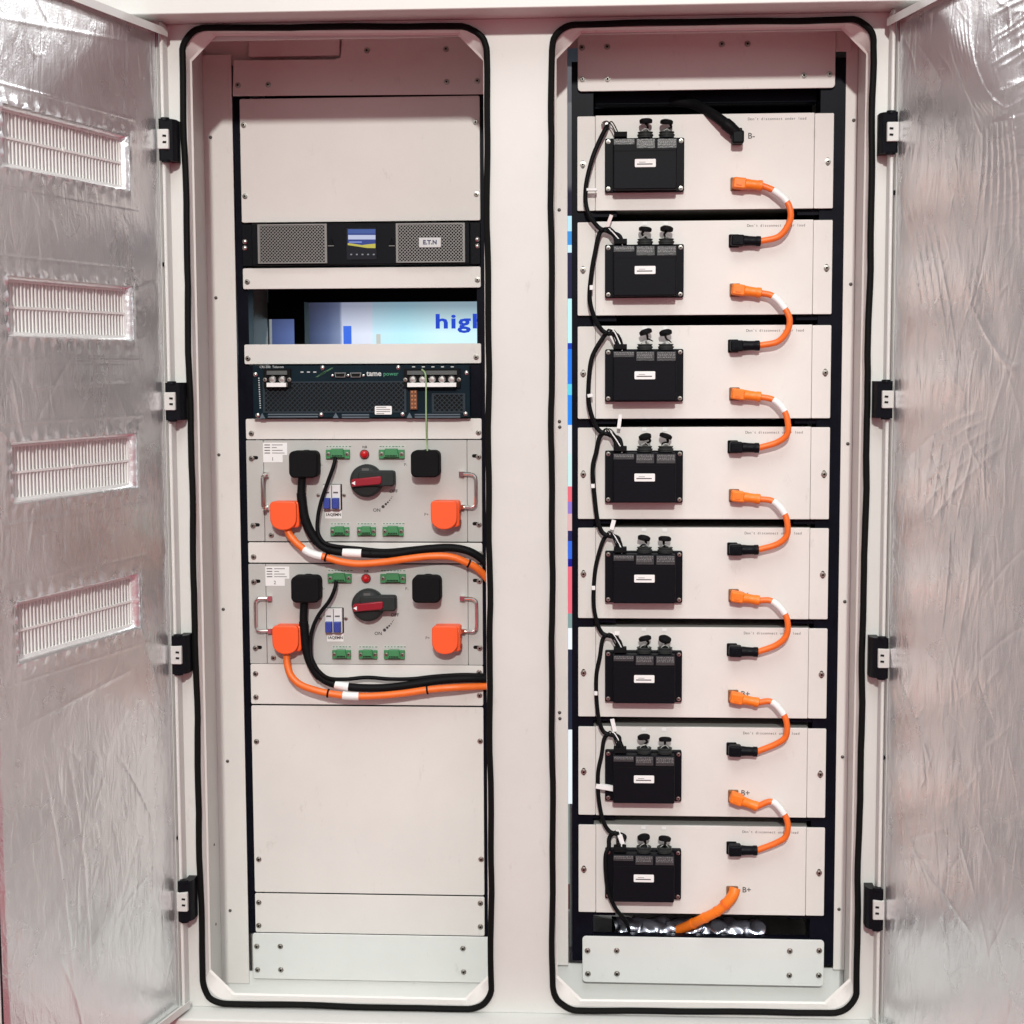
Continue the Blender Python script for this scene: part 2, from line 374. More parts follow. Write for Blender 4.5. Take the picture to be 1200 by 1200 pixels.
# left bay: mounting flange with rivets, black rack rail
fx1 = at(273.2, 200, 0.283).x
MB().rplate(LW+0.0005, fx1, at(258, 1152, 0.283).z, at(258, 64, 0.283).z, 0.287, 0.2835, 0.001, 0.0006).build('mounting_flange', W_PANEL, cab)
for px, py in ((246.7, 161), (253, 349), (256.5, 533), (261.7, 714), (266.7, 892), (269.7, 1067)):
    put(RIVET, 'rivet', cab, at(px, py, 0.2834))
for px, py in ((254.0, 1083), (254.5, 990)):
    put(RIVET, 'rivet', cab, (LW-0.0002+0.0005, at(px, py, 0.24).y, at(px, py, 0.24).z), rot=(0, 0, math.radians(90)))
b = MB(); b.box(fx1+0.0005, -0.572, 0.294, 0.34, 0.318, 2.05); b.build('rack_rail', NAVY, cab, smooth=False)
b = MB(); b.box(-0.107, -0.068, 0.294, 0.34, 0.318, 2.05); b.build('rack_rail', NAVY, cab, smooth=False)
MB().box(LW+0.001, -0.013, 0.345, 0.349, at(400, 1160, 0.345).z-0.05, at(400, 1096, 0.345).z).build('kick_sheet', W_PANEL, cab, smooth=False)
MB().box(LW+0.001, -0.013, 0.300, 0.304, at(400, 75, 0.3).z, ZC-0.0105).build('header_sheet', W_PANEL, cab, smooth=False)
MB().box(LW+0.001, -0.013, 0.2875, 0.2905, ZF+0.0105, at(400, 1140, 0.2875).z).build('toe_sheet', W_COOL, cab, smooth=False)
# right bay: posts, flanges, cross bars, shelves
MB().box(at(667.5, 1000, 0.30).x, at(674.5, 1000, 0.30).x, 0.295, 0.32, 0.30, at(670, 945, 0.30).z).build('cable_tray', mat('galvanised_steel', (0.34, 0.37, 0.36), 0.4, metal=0.6, var=0.2, vscale=60), cab, smooth=False)
px0, px1 = at(670.2, 600, 0.16).x, at(677, 600, 0.16).x
zt_post, zb_post = at(675, 72, 0.16).z, at(682, 1126, 0.16).z
MB().box(px0, px1+0.030, 0.163, 0.23, zb_post, zt_post).build('rack_post', NAVY, cab, smooth=False)
qx0, qx1 = at(973, 500, 0.16).x, at(985.5, 500, 0.16).x
MB().box(qx0-0.026, qx1, 0.163, 0.23, zb_post, zt_post).build('rack_post', NAVY, cab, smooth=False)
sfx0, sfx1 = 0.0165, at(665.2, 600, 0.15).x
MB().rplate(sfx0, sfx1, zb_post-0.01, ZC-0.011, 0.163, 0.160, 0.001, 0.0006).build('mounting_flange', W_PANEL, cab)
MB().rplate(qx1+0.0005, xr1-0.0005, zb_post-0.01, ZC-0.011, 0.166, 0.163, 0.001, 0.0006).build('mounting_flange', W_PANEL, cab)
for px, py in ((1000.5, 141), (997, 333), (993.5, 520), (990, 705), (987.3, 887), (983.2, 1065.5)):
    p = at(px, py, 0.1628); put(RIVET, 'rivet', cab, (min(p.x, xr1-0.005), p.y, p.z))
for px, py in ((655.3, 246), (655.6, 494), (656.0, 500.5), (655.8, 835), (656.2, 842)):
    p = at(px, py, 0.1598); put(RIVET, 'rivet', cab, p)
tx0, tx1 = px1+0.031, qx0-0.027
MB().box(tx0, tx1, 0.40, 0.43, at(830, 140, 0.4).z, at(830, 100, 0.4).z).build('cross_bar', NAVY, cab, smooth=False)
b = MB(); b.rplate(tx0, tx1, at(830, 121.5, 0.2).z, at(830, 104, 0.2).z, 0.24, 0.20, 0.004, 0.002); b.build('cross_bar', NAVY, cab)
MB().box(tx0, tx1, 0.165, 0.18, at(830, 1102, 0.18).z-0.01, at(830, 1094, 0.18).z).build('cross_bar', NAVY, cab, smooth=False)
MB().box(tx0, tx1, 0.62, 0.63, 0.30, 0.44).build('cross_bar', NAVY, cab, smooth=False)
MB().box(0.0168, xr1-0.001, 0.172, 0.176, ZT-0.02, ZC-0.0105).build('header_sheet', W_PANEL, cab, smooth=False)
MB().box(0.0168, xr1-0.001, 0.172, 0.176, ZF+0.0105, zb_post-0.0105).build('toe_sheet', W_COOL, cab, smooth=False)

def screws(parent, pts, Y, mesh=None, name='screw'):
    for px, py in pts: put(mesh or SCREW, name, parent, at(px, py, Y))
# cover plates at top and bottom of each bay
def plate(name, label, cat, px, Yf, th=0.003, r=0.004, material=None, group=None, scr=(), poly=None, smesh=None):
    x0, x1, z0, z1 = rect(*px, Yf)
    t = thing(name, label, cat, ((x0+x1)/2, Yf+th, z0), group)
    b = MB()
    if poly: b.prism([(at(a, c, Yf).x, at(a, c, Yf).z) for a, c in poly], Yf+th, Yf, 0.0008)
    else: b.rplate(x0, x1, z0, z1, Yf+th, Yf, r, 0.0008)
    b.build('plate', material or W_PANEL, t)
    screws(t, scr, Yf-0.0001, smesh)
    return t
S3 = lambda L, ox=200, oy=0: [(ox+a/3, oy+c/3) for a, c in L]
plate('cover_plate', 'stepped cream cover plate across the top of the left bay, in shadow', 'cover plate', (273, 43, 580, 112), 0.2800,
      poly=[(272.6, 112.5), (590, 110), (590, 43.5), (401, 44.5), (399, 67), (393, 69.5), (273.6, 70.5)],
      scr=S3([(237, 300), (343, 298), (690, 178), (968, 173), (1073, 172), (970, 288), (1078, 285)]))
plate('hanging_plate', 'small cream plate tucked behind the stepped cover plate, top of left bay', 'plate', (291, 40, 398, 66), 0.2860, th=0.003)
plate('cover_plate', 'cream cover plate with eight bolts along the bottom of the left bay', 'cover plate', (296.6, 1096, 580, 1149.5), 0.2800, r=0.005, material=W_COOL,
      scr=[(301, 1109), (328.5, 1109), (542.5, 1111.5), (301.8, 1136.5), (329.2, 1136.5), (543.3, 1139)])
plate('cover_plate', 'cream cover plate across the top of the right bay, in shadow', 'cover plate', (677, 38, 979, 105), 0.1540, r=0.007,
      scr=[(682, 56), (711.5, 55), (845.8, 52), (876, 51.5), (682.5, 93), (712, 93), (942, 88.5), (972, 87)])
plate('hanging_plate', 'small cream plate behind the top cover plate, upper right corner of right bay', 'plate', (884, 36, 998, 61), 0.1590, th=0.003)
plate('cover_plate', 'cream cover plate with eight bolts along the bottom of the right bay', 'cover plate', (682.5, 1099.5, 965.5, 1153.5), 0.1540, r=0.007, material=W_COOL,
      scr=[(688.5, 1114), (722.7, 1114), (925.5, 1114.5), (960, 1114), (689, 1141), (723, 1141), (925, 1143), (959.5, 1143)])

# ------------------------------------------------------------------ hinges
HL = [(186, 139, 209.5, 188), (194, 448.5, 217.5, 492.5), (201.5, 745.5, 224, 790), (208.7, 1033.5, 230, 1080)]
HR = [(1029, 131, 1052, 179), (1022.7, 446.7, 1046, 490), (1017.5, 748, 1041, 795), (1012.8, 1042.5, 1035, 1089.7)]
for sg, H in ((-1, HL), (1, HR)):
    for (x0, y0, x1, y1) in H:
        yf = -0.044
        X0, X1, Z0, Z1 = rect(x0, y0, x1, y1, -0.040)
        Xa, Xb, _, _ = rect(x0, y0, x1, y1, -0.012); fx = Xb if sg < 0 else Xa                       # side away from the door
        dx = X0 if sg < 0 else X1
        b = MB()
        pl = [(fx, -0.0003), (fx, -0.026), (fx+sg*0.005, -0.036), (dx-sg*0.004, yf), (dx, yf+0.004), (dx, -0.0335), (fx+sg*0.016, -0.0335), (fx+sg*0.016, -0.0003)]
        n = len(pl); vs = [(p[0], p[1], Z0) for p in pl]+[(p[0], p[1], Z1) for p in pl]
        b.add(vs, [(i, (i+1) % n, n+(i+1) % n, n+i) for i in range(n)]+[list(range(n)), [n+i for i in range(n)]])
        for z in (Z0, Z1):
            b.lathe((dx-sg*0.011, -0.035, z), (0, 0, 1 if z == Z1 else -1), [(0.0085, -0.002), (0.008, 0.0025), (0.003, 0.003)], 12)
        h = b.build('hinge', BLACK, cab); child(h, cab)
        zc0, zc1 = Z0+(Z1-Z0)*0.27, Z0+(Z1-Z0)*0.745
        lx0, lx1 = (dx-0.0015, dx+0.0190) if sg < 0 else (dx-0.0190, dx+0.0015)
        lf = MB(); lf.rplate(lx0, lx1, zc0, zc1, yf+0.010, yf-0.0012, 0.0015, 0.001)
        lf.build('hinge_leaf', W_LEAF, h)
        for k in (0.34, 0.66):
            c = Vector(((lx0+lx1)/2+(-sg)*0.003, yf-0.0013, zc0+(zc1-zc0)*k))
            b = MB(); b.prism([(c.x-0.0036, c.z-0.0016), (c.x+0.0030, c.z-0.0022), (c.x+0.0036, c.z+0.0016), (c.x-0.0030, c.z+0.0022)], c.y+0.0015, c.y-0.0004)
            b.build('screw', DARK, h)

# ------------------------------------------------------------------ doors (local: x away from the hinge, y = outward skin, z up)
def crease_field(S, Z, rng, creases, extra):
    h = np.zeros_like(S)
    for k, (sc, am) in enumerate(((0.11, 0.0011), (0.045, 0.0005), (0.02, 0.00016))):   # slow billows of the pad
        for _ in range(7):
            a = rng.uniform(0, 2*np.pi); f = 2*np.pi/sc*rng.uniform(0.6, 1.4); p = rng.uniform(0, 6.28)
            h += am/6.5*np.sin(f*(S*np.cos(a)*1.0+Z*np.sin(a)*0.6)+p+1.3*np.sin(7*Z+p)+0.9*np.sin(9*S-p))
    def ridge(s0, z0, s1, z1, amp, wd, bow=0.0, sharp=1.0):
        dx, dz = s1-s0, z1-z0; Ln = math.hypot(dx, dz)+1e-9; ux, uz = dx/Ln, dz/Ln
        t = ((S-s0)*ux+(Z-z0)*uz)/Ln; dist = -(S-s0)*uz+(Z-z0)*ux - bow*4*t*(1-t)
        env = np.clip(t*5, 0, 1)*np.clip((1-t)*5, 0, 1)*((t > 0) & (t < 1))
        return amp*env*np.exp(-np.abs(dist/wd)**1.4)
    for _ in range(creases):
        s0 = rng.uniform(0.01, 0.52); z0 = rng.uniform(0.30, 2.1); a = rng.normal(math.pi/2, 0.45) if rng.random() < 0.75 else rng.uniform(0, math.pi)
        Ln = rng.uniform(0.03, 0.22)
        h += ridge(s0, z0, s0+Ln*math.cos(a), z0+Ln*math.sin(a), rng.uniform(0.0002, 0.0008)*(1 if rng.random() < 0.7 else -1), rng.uniform(0.0018, 0.0042), rng.uniform(-0.015, 0.015))
    for e in extra: h += 0.7*ridge(*e)
    return h
def make_door(P0, ang, sg, width, vents, label, seed, extra, zlo, zhi, foilmat, ncre):
    """sg -1: left door, +1: right door. The foil surface is the local plane y=0, its outward normal towards the bay."""
    th = 0.048
    # local x axis = away from hinge; local y = away from the bay side (door skin), local z up
    ax = Vector((sg*math.sin(ang), -math.cos(ang), 0)); ay = Vector((sg*math.cos(ang), math.sin(ang), 0))
    M = Matrix((ax, ay, Vector((0, 0, 1)))).transposed().to_4x4(); M.translation = Vector((P0[0], P0[1], 0))
    # tray: outer skin, raised rim around the foil
    b = MB(); e = 0.020; rim = -0.019; z0, z1 = zlo-e, zhi+e; x0, x1 = -0.010, width+0.012
    b.box(x0, x1, th-0.002, th, z0, z1)                                                  # skin
    b.box(x0, x1, rim, th-0.002, z1-0.0022, z1); b.box(x0, x1, rim, th-0.002, z0, z0+0.0022)
    b.box(x0, x1, rim-0.0016, rim, z1-0.014, z1); b.box(x0, x1, rim-0.0016, rim, z0, z0+0.014)
    b.box(x0, x0+0.0022, 0.0, th-0.002, z0+0.0022, z1-0.0022); b.box(x1-0.0022, x1, -0.004, th-0.002, z0+0.0022, z1-0.0022)
    b.box(x0, x0+0.008, -0.0018, 0.0, z0+0.0022, z1-0.0022)
    d = bpy.data.objects.new('door', b.mesh('door', W_FRAME, smooth=False)); COL.objects.link(d); d.parent = cab; d.matrix_local = M
    d['label'] = label
    # foil lining: a fine sheet with real creases, cut out at the vents
    xs = list(np.arange(0, width+1e-6, 0.0022)); zlo -= 0.0165; zhi += 0.0165; zs = list(np.arange(zlo, zhi+1e-6, 0.0022))
    def snap(arr, v):
        i = min(range(len(arr)), key=lambda k: abs(arr[k]-v)); arr[i] = v
    for (a0, a1, c0, c1) in vents:
        snap(xs, a0); snap(xs, a1); snap(zs, c0); snap(zs, c1)
    xs = np.array(xs); zs = np.array(zs); S, Z = np.meshgrid(xs, zs); rng = np.random.default_rng(seed)
    h = crease_field(S, Z, rng, ncre, extra)
    edge = np.minimum.reduce([S/0.012, (width-S)/0.012, (Z-zlo)/0.012, (zhi-Z)/0.012]); edge = np.clip(edge, 0, 1)
    for (a0, a1, c0, c1) in vents:      # the pad dips and rucks round each cut-out
        dd = np.maximum(np.maximum(a0-S, S-a1), np.maximum(c0-Z, Z-c1))
        k = np.exp(-np.clip(dd, 0, 1)/0.010)
        h = h + k*(0.0025+0.0016*np.sin(S*210+seed)+0.0014*np.sin(Z*260+1.7*seed)*np.sin(S*90))
        k2 = np.exp(-((dd-0.030)/0.0016)**2)*((np.abs(Z-(c1+0.030)) < 0.01) | (np.abs(Z-(c0-0.034)) < 0.01))
        h = h + 0.0007*k2
    h = h*edge
    nx, nz = len(xs), len(zs)
    vs = np.stack([S, -h-0.0005-0.012*edge*0.25, Z], -1).reshape(-1, 3)
    cx = (xs[:-1]+xs[1:])/2; cz = (zs[:-1]+zs[1:])/2; keep = np.ones((nz-1, nx-1), bool)
    for (a0, a1, c0, c1) in vents: keep &= ~(((cx > a0) & (cx < a1))[None, :] & ((cz > c0) & (cz < c1))[:, None])
    ii, jj = np.nonzero(keep); q = ii*nx+jj
    fs = np.stack([q, q+1, q+1+nx, q+nx], -1)
    if sg > 0: fs = fs[:, ::-1]
    me = bpy.data.meshes.new('foil_lining'); me.from_pydata(vs.tolist(), [], fs.tolist()); me.materials.append(foilmat); me.shade_smooth(); me.update()
    fo = bpy.data.objects.new('foil_lining', me); COL.objects.link(fo); fo.parent = d
    for k, (a0, a1, c0, c1) in enumerate(vents):
        R = np.random.default_rng(seed+k)
        # foil turned into the cut-out: a rough reveal round the grille
        per = []
        for (p, r2) in (((a0, c0), (a1, c0)), ((a1, c0), (a1, c1)), ((a1, c1), (a0, c1)), ((a0, c1), (a0, c0))):
            nn = 28
            for t in range(nn): per.append((p[0]+(r2[0]-p[0])*t/nn, p[1]+(r2[1]-p[1])*t/nn))
        nP = len(per); mx, mz = (a0+a1)/2, (c0+c1)/2; vv = []
        for y, ins, j in ((-0.0040, -0.0075, 0.00025), (-0.0046, -0.001, 0.00025), (0.002, 0.0045, 0.0002), (0.013, 0.0065, 0.0001)):
            for (x, z) in per:
                vv.append((x+(ins if x < mx-0.45*(a1-a0) else (-ins if x > mx+0.45*(a1-a0) else 0))+R.normal(0, j)*0.5, y+R.normal(0, j), z+(ins if z < mz-0.4*(c1-c0) else (-ins if z > mz+0.4*(c1-c0) else 0))+R.normal(0, j)*0.6))
        ff = [(l*nP+i, l*nP+(i+1) % nP, (l+1)*nP+(i+1) % nP, (l+1)*nP+i) for l in range(3) for i in range(nP)]
        MB().add(vv, ff).build('foil_edge_tape', FOIL, d, origin=(0, 0, 0), angle=60)
        g = MB(); i0, i1, j0, j1 = a0+0.006, a1-0.006, c0+0.0055, c1-0.0055
        g.box(i0, i1, 0.0070, 0.0115, j0, j0+0.0035); g.box(i0, i1, 0.0070, 0.0115, j1-0.0035, j1)
        g.box(i0, i0+0.0035, 0.0070, 0.0115, j0+0.0035, j1-0.0035); g.box(i1-0.0035, i1, 0.0070, 0.0115, j0+0.0035, j1-0.0035)
        ns = 36
        for t in range(1, ns):
            x = i0+(i1-i0)*t/ns; hw = 0.0014 if t % 9 == 0 else 0.0009
            g.box(x-hw, x+hw, 0.0076, 0.0098, j0+0.003, j1-0.003)
        zm = (j0+j1)/2; g.box(i0, i1, 0.0062, 0.0085, zm-0.0020, zm+0.0020)
        g.lathe(((i0+i1)/2, 0.0062, zm), (0, -1, 0), [(0.0042, -0.001), (0.0042, 0.0006), (0.002, 0.001)], 10)
        g.build('vent_grille', SLAT, d, origin=(0, 0, 0), smooth=False)
        MB().box(i0+0.001, i1-0.001, 0.0125, 0.0140, j0+0.001, j1-0.001).build('vent_filter', FILTER, d, origin=(0, 0, 0), smooth=False)
    return d
PL = at(195, 600, -0.03); PR = at(1045, 600, -0.03)
vents = [(0.108, 0.472, 1.811, 1.907), (0.108, 0.472, 1.550, 1.645), (0.108, 0.474, 1.289, 1.387), (0.110, 0.474, 1.0360, 1.136)]
exL = [(0.02, 0.62, 0.10, 1.02, 0.0016, 0.006, 0.03), (0.06, 0.35, 0.08, 0.62, 0.0010, 0.005, 0.01), (0.30, 0.45, 0.36, 0.90, 0.0012, 0.005, 0.02),
       (0.34, 0.40, 0.42, 0.88, 0.0012, 0.005, 0.01), (0.10, 0.97, 0.50, 0.93, 0.0010, 0.004, 0.0), (0.03, 2.075, 0.53, 2.03, 0.0008, 0.003, 0.0), (0.10, 1.475, 0.47, 1.470, 0.0009, 0.0025, 0.0), (0.10, 1.510, 0.44, 1.512, 0.0007, 0.0025, 0.0),
       (0.44, 1.20, 0.42, 1.34, 0.0012, 0.004, 0.01), (0.20, 1.0, 0.22, 1.20, 0.0, 0.004, 0.01)]
exR = []
for k in range(7):                                       # the fan of long folds at the top of the right door
    o = k*0.013
    exR.append((0.19+o, 2.06, 0.33+o*1.2, 1.88, 0.0021, 0.0042, -0.012-0.004*k))
    exR.append((0.33+o*1.2, 1.885, 0.31+o*1.9, 1.72-0.01*k, 0.0017, 0.0042, 0.010))
for k in range(46):                                      # tight ripples in the top corner
    z = 2.08-k*0.0085
    exR.append((0.40+0.06*math.sin(k*1.3), z-0.01, 0.535, z+0.015*math.sin(k), 0.0011, 0.0030, 0.004*math.sin(k*2.1)))
for k in range(5):
    exR.append((0.02+0.03*k, 1.80-0.01*k, 0.12+0.035*k, 1.58-0.02*k, 0.0013, 0.004, 0.01))
    exR.append((0.06+0.02*k, 1.33-0.03*k, 0.36+0.02*k, 1.43-0.012*k, 0.0014, 0.004, 0.015))
    exR.append((0.28+0.03*k, 1.62-0.03*k, 0.48, 1.47+0.01*k, 0.0012, 0.004, -0.01))
    exR.append((0.14+0.03*k, 1.22, 0.18+0.04*k, 1.40, 0.0011, 0.004, 0.004))
exR += [(0.10, 0.66, 0.36, 0.58, 0.0018, 0.004, 0.0), (0.10, 0.665, 0.26, 0.73, 0.0015, 0.004, 0.0), (0.25, 0.60, 0.29, 0.44, 0.0013, 0.004, 0.0), (0.28, 0.74, 0.44, 0.50, 0.0012, 0.004, 0.02),
        (0.33, 1.25, 0.26, 0.98, 0.0013, 0.004, 0.01), (0.40, 0.52, 0.50, 0.30, 0.0011, 0.004, 0.01), (0.05, 0.95, 0.20, 0.80, 0.0012, 0.004, 0.012)]
make_door(PL, 0.2507, -1, 0.537, vents, 'left door with foil lining and four white vent grilles', 11, exL, 0.306, 2.091, FOIL, 90)
make_door(PR, 0.2353, 1, 0.560, [], 'right door lined all over with wrinkled foil', 23, exR, 0.300, 2.088, FOIL2, 190)
for px, py, Y in ((193, 310, -0.02), (210, 981, -0.02), (1047.5, 226, -0.02), (1034.5, 887, -0.02)):
    p = at(px, py, Y); b = MB(); b.lathe((p.x, p.y, p.z), (0, -1, 0), [(0.0042, 0), (0.0042, 0.006), (0.002, 0.007)], 10); b.build('door_stop', BLACK, cab)

# ================================================================== LEFT BAY
XL0, XL1 = -0.5805, -0.0985
def blank(label, pxl, y0, y1, pxr, scr, r=0.0035, Yf=YL-0.003, material=None):
    """blank rack panel"""
    x0, x1, z0, z1 = rect(pxl, y0, pxr, y1, Yf); x0, x1 = XL0, XL1
    t = thing('blank_panel', label, 'blank panel', ((x0+x1)/2, YL, z0+0.0005), 'blank panels of the left rack')
    MB().rplate(x0, x1, z0+0.0006, z1-0.0006, YL, Yf, r, 0.0008).build('plate', material or W_PANEL, t)
    for px, py in scr: put(SCREW, 'screw', t, at(px, py, Yf-0.0001))
    return t
blank('large cream blank panel directly above the black power unit with its small screen', 281, 113.6, 260, 563, S3([(257, 440), (1072, 430), (262, 690), (1075, 683)]))
blank('narrow cream blank strip between the black power unit and the open gap', 284, 313, 338.3, 564, [(290, 330.3), (559.5, 328)])
blank('narrow cream blank strip between the open gap and the teal-black converter', 285, 402.7, 426.7, 564, [(290.7, 420), (558, 418.5)])
blank('narrow cream blank strip between the teal-black converter and the upper switch box', 287, 490.2, 515, 565, [(294.7, 508), (560.7, 507)])
blank('narrow cream blank strip between the two grey switch boxes', 290, 635.6, 660.2, 566, [(297.3, 652.6), (563, 649)])
blank('cream blank strip under the lower switch box, behind the sagging cables', 293, 778.7, 826.4, 566, [(299.5, 789.5), (300, 817), (561.5, 788), (562, 815)])
blank('tall cream blank panel with four screws, the largest one low in the left bay', 295, 827.6, 1047.6, 567, [(300.7, 869), (562.7, 868.5), (303.3, 1007), (563.8, 1007)])
blank('cream blank panel just above the bottom cover plate of the left bay', 297, 1048.6, 1095, 567, [(303.3, 1057.5), (563, 1058.5), (303.3, 1084.5), (563, 1086)])

# ---- rack power unit with small colour screen
x0, x1, z0, z1 = rect(283, 261, 565, 311.5, YL-0.004); x0, x1 = XL0, XL1
ups = thing('power_unit', 'black rack power unit with two perforated grilles and a small colour screen', 'power unit', ((x0+x1)/2, YL, z0))
b = MB(); b.rplate(x0, x1, z0+0.001, z1-0.001, YL+0.30, YL-0.004, 0.003, 0.001)
b.rplate(x0+0.022, x1-0.020, z0+0.0015, z1-0.0015, YL-0.0035, YL-0.016, 0.003, 0.002); b.build('body', BLACK, ups)
def lattice(px, Yf, name, parent, mm, pitch, wd, back):
    gx0, gx1, gz0, gz1 = rect(*px, Yf); g = MB(); e = 0.0042
    g.box(gx0, gx1, Yf, Yf+0.006, gz0, gz0+e*0.6); g.box(gx0, gx1, Yf, Yf+0.006, gz1-e*0.6, gz1)
    g.box(gx0, gx0+e, Yf, Yf+0.006, gz0+e*0.6, gz1-e*0.6); g.box(gx1-e, gx1, Yf, Yf+0.006, gz0+e*0.6, gz1-e*0.6)
    W_, H_ = gx1-gx0, gz1-gz0
    for s_ in (1, -1):
        c = -H_
        while c < W_+H_:
            # line x = c + s*t ; z = t (t in 0..H)
            t0, t1 = 0.0, H_
            if s_ > 0: t0 = max(t0, -c); t1 = min(t1, W_-c)
            else: t0 = max(t0, c-W_); t1 = min(t1, c)
            if t1-t0 > pitch*0.3:
                A = Vector((gx0+c+s_*t0, gz0+t0)); B = Vector((gx0+c+s_*t1, gz0+t1)); n_ = Vector((-(B-A).y, (B-A).x)).normalized()*wd/2
                yy = Yf+(0.0004 if s_ > 0 else 0.0010)
                g.add([(A.x-n_.x, yy, A.y-n_.y), (B.x-n_.x, yy, B.y-n_.y), (B.x+n_.x, yy, B.y+n_.y), (A.x+n_.x, yy, A.y+n_.y),
                       (A.x-n_.x, yy+0.003, A.y-n_.y), (B.x-n_.x, yy+0.003, B.y-n_.y), (B.x+n_.x, yy+0.003, B.y+n_.y), (A.x+n_.x, yy+0.003, A.y+n_.y)],
                      [(0, 1, 2, 3), (4, 5, 6, 7), (0, 1, 5, 4), (1, 2, 6, 5), (2, 3, 7, 6), (3, 0, 4, 7)])
            c += pitch
    o = g.build(name, mm, parent, smooth=False); return o, (gx0, gx1, gz0, gz1)
for px in ((302, 262.6, 383, 308.6), (464, 261.4, 544.7, 307.4)):
    lattice(px, YL-0.0225, 'grille', ups, GRILLE, 0.0068, 0.0014, True)
Y = YL-0.0235
X0, X1, Z0, Z1 = rect(490.8, 278.2, 516.8, 290, Y); bd = MB().rplate(X0, X1, Z0, Z1, Y+0.004, Y, 0.001, 0.0006).build('badge', BADGE, ups); child(bd, ups)
text_mb('E.T.N', 0.0115, (X0+X1)/2, (Z0+Z1)/2, Y-0.0002, bold=0.0005, spacing=1.05).build('lettering', mat('navy_print_ink', (0.02, 0.025, 0.10), 0.5), bd, smooth=False)
Y = YL-0.0175
X0, X1, Z0, Z1 = rect(405.5, 266.5, 441.5, 304.5, Y); sc_ = MB().rplate(X0, X1, Z0, Z1, Y+0.003, Y, 0.002, 0.0008).build('screen', mat('screen_glass', (0.005, 0.006, 0.012), 0.12), ups); child(sc_, ups)
def scr_rect(pts, colr, k, e=1.0, nm='screen_image'):
    P = [(at(a, c, Y-0.0003-0.0002*k).x, Y-0.0003-0.0002*k, at(a, c, Y-0.0003-0.0002*k).z) for a, c in pts]
    MB().add(P, [list(range(len(P)))]).build(nm, mat('lit_screen_%d' % k, (0, 0, 0), 0.3, emit=colr, estr=e), sc_, smooth=False)
scr_rect([(407.5, 268.5), (440, 268.5), (440, 287), (407.5, 287)], (0.02, 0.07, 0.45), 1, 0.45)
scr_rect([(407.5, 268.5), (440, 268.5), (440, 273.5), (407.5, 273.5)], (0.06, 0.16, 0.62), 2, 0.45)
scr_rect([(408, 275.4), (440, 275.4), (440, 280.6), (408, 280.6)], (0.65, 0.70, 0.95), 3, 0.7)
scr_rect([(409, 283.0), (424, 283.0), (424, 284.4), (409, 284.4)], (0.25, 0.33, 0.75), 4, 0.8)
scr_rect([(407.5, 284.8), (414, 285.6), (424, 287.2), (432, 286.2), (440, 285.5), (440, 290.8), (430, 290.6), (420, 289.0), (407.5, 287.2)], (0.80, 0.70, 0.10), 5, 0.6)
for k in range(5):
    a = 410.5+k*6.6; scr_rect([(a, 297.4), (a+2.2, 297.4), (a+2.2, 299.0), (a, 299.0)], (0.35, 0.36, 0.4), 10+k, 0.6, 'touch_key_mark')
for px, s_ in ((388, 1), (459.5, -1)):
    p = at(px, 284, YL-0.0162); b = MB(); b.prism([(p.x-0.006, p.z-0.006), (p.x+0.006, p.z-0.006), (p.x+0.001*s_, p.z+0.008)], p.y+0.004, p.y-0.003, 0.001); b.build('latch', BLACKM, ups)
    MB().box(p.x-0.006, p.x+0.006, p.y-0.0036, p.y-0.0015, p.z-0.0078, p.z-0.0064).build('latch_edge', GRILLE, ups, smooth=False)
for px, py in ((287, 283.2), (287, 290.6), (559.3, 280.5), (559.3, 288.3)):
    p = at(px, py, YL-0.0045); MB().lathe(p, (0, -1, 0), [(0.0052, 0), (0.005, 0.0018), (0.003, 0.0034), (0.001, 0.0038)], 14).build('screw', mat('bright_screw', (0.62, 0.61, 0.59), 0.3, metal=1) if 'bright_screw' not in MATS else MATS['bright_screw'], ups)
BRIGHT = MATS['bright_screw']

# ---- converter (teal-black, perforated, terminal strips)
x0, x1, z0, z1 = rect(285, 427.5, 565, 489.8, YL-0.004); x0, x1 = XL0, XL1
inv = thing('power_converter', 'dark teal-black perforated power converter with white terminal strips', 'power converter', ((x0+x1)/2, YL, z0))
for a0, a1 in ((x0+0.001, x0+0.026), (x1-0.026, x1-0.001)): MB().box(a0, a1, YL-0.003, YL+0.02, z0+0.0008, z1-0.0008).build('ear', NAVY, inv, smooth=False)
bx0, bx1 = at(297, 460, YL-0.02).x, at(551, 460, YL-0.02).x; YI = YL-0.024
MB().rplate(bx0, bx1, z0+0.0012, z1-0.0012, YL+0.35, YI, 0.002, 0.0012).build('body', TEAL, inv)
for px in ((308, 447, 476, 483.5), (506, 461, 545, 483.5)):
    MB().box(*rect(*px, YI-0.0002)[:2], YI-0.0003, YI+0.0005, *rect(*px, YI-0.0002)[2:]).build('grille_backing', DARK, inv, smooth=False)
    lattice(px, YI-0.0022, 'perforated_grille', inv, MATS.get('teal_perforated_sheet') or mat('teal_perforated_sheet', (0.020, 0.034, 0.046), 0.4, spec=0.25), 0.0098, 0.0014, True)
C5 = lambda x, y: (270+x/3.75, 240+y/3.75)
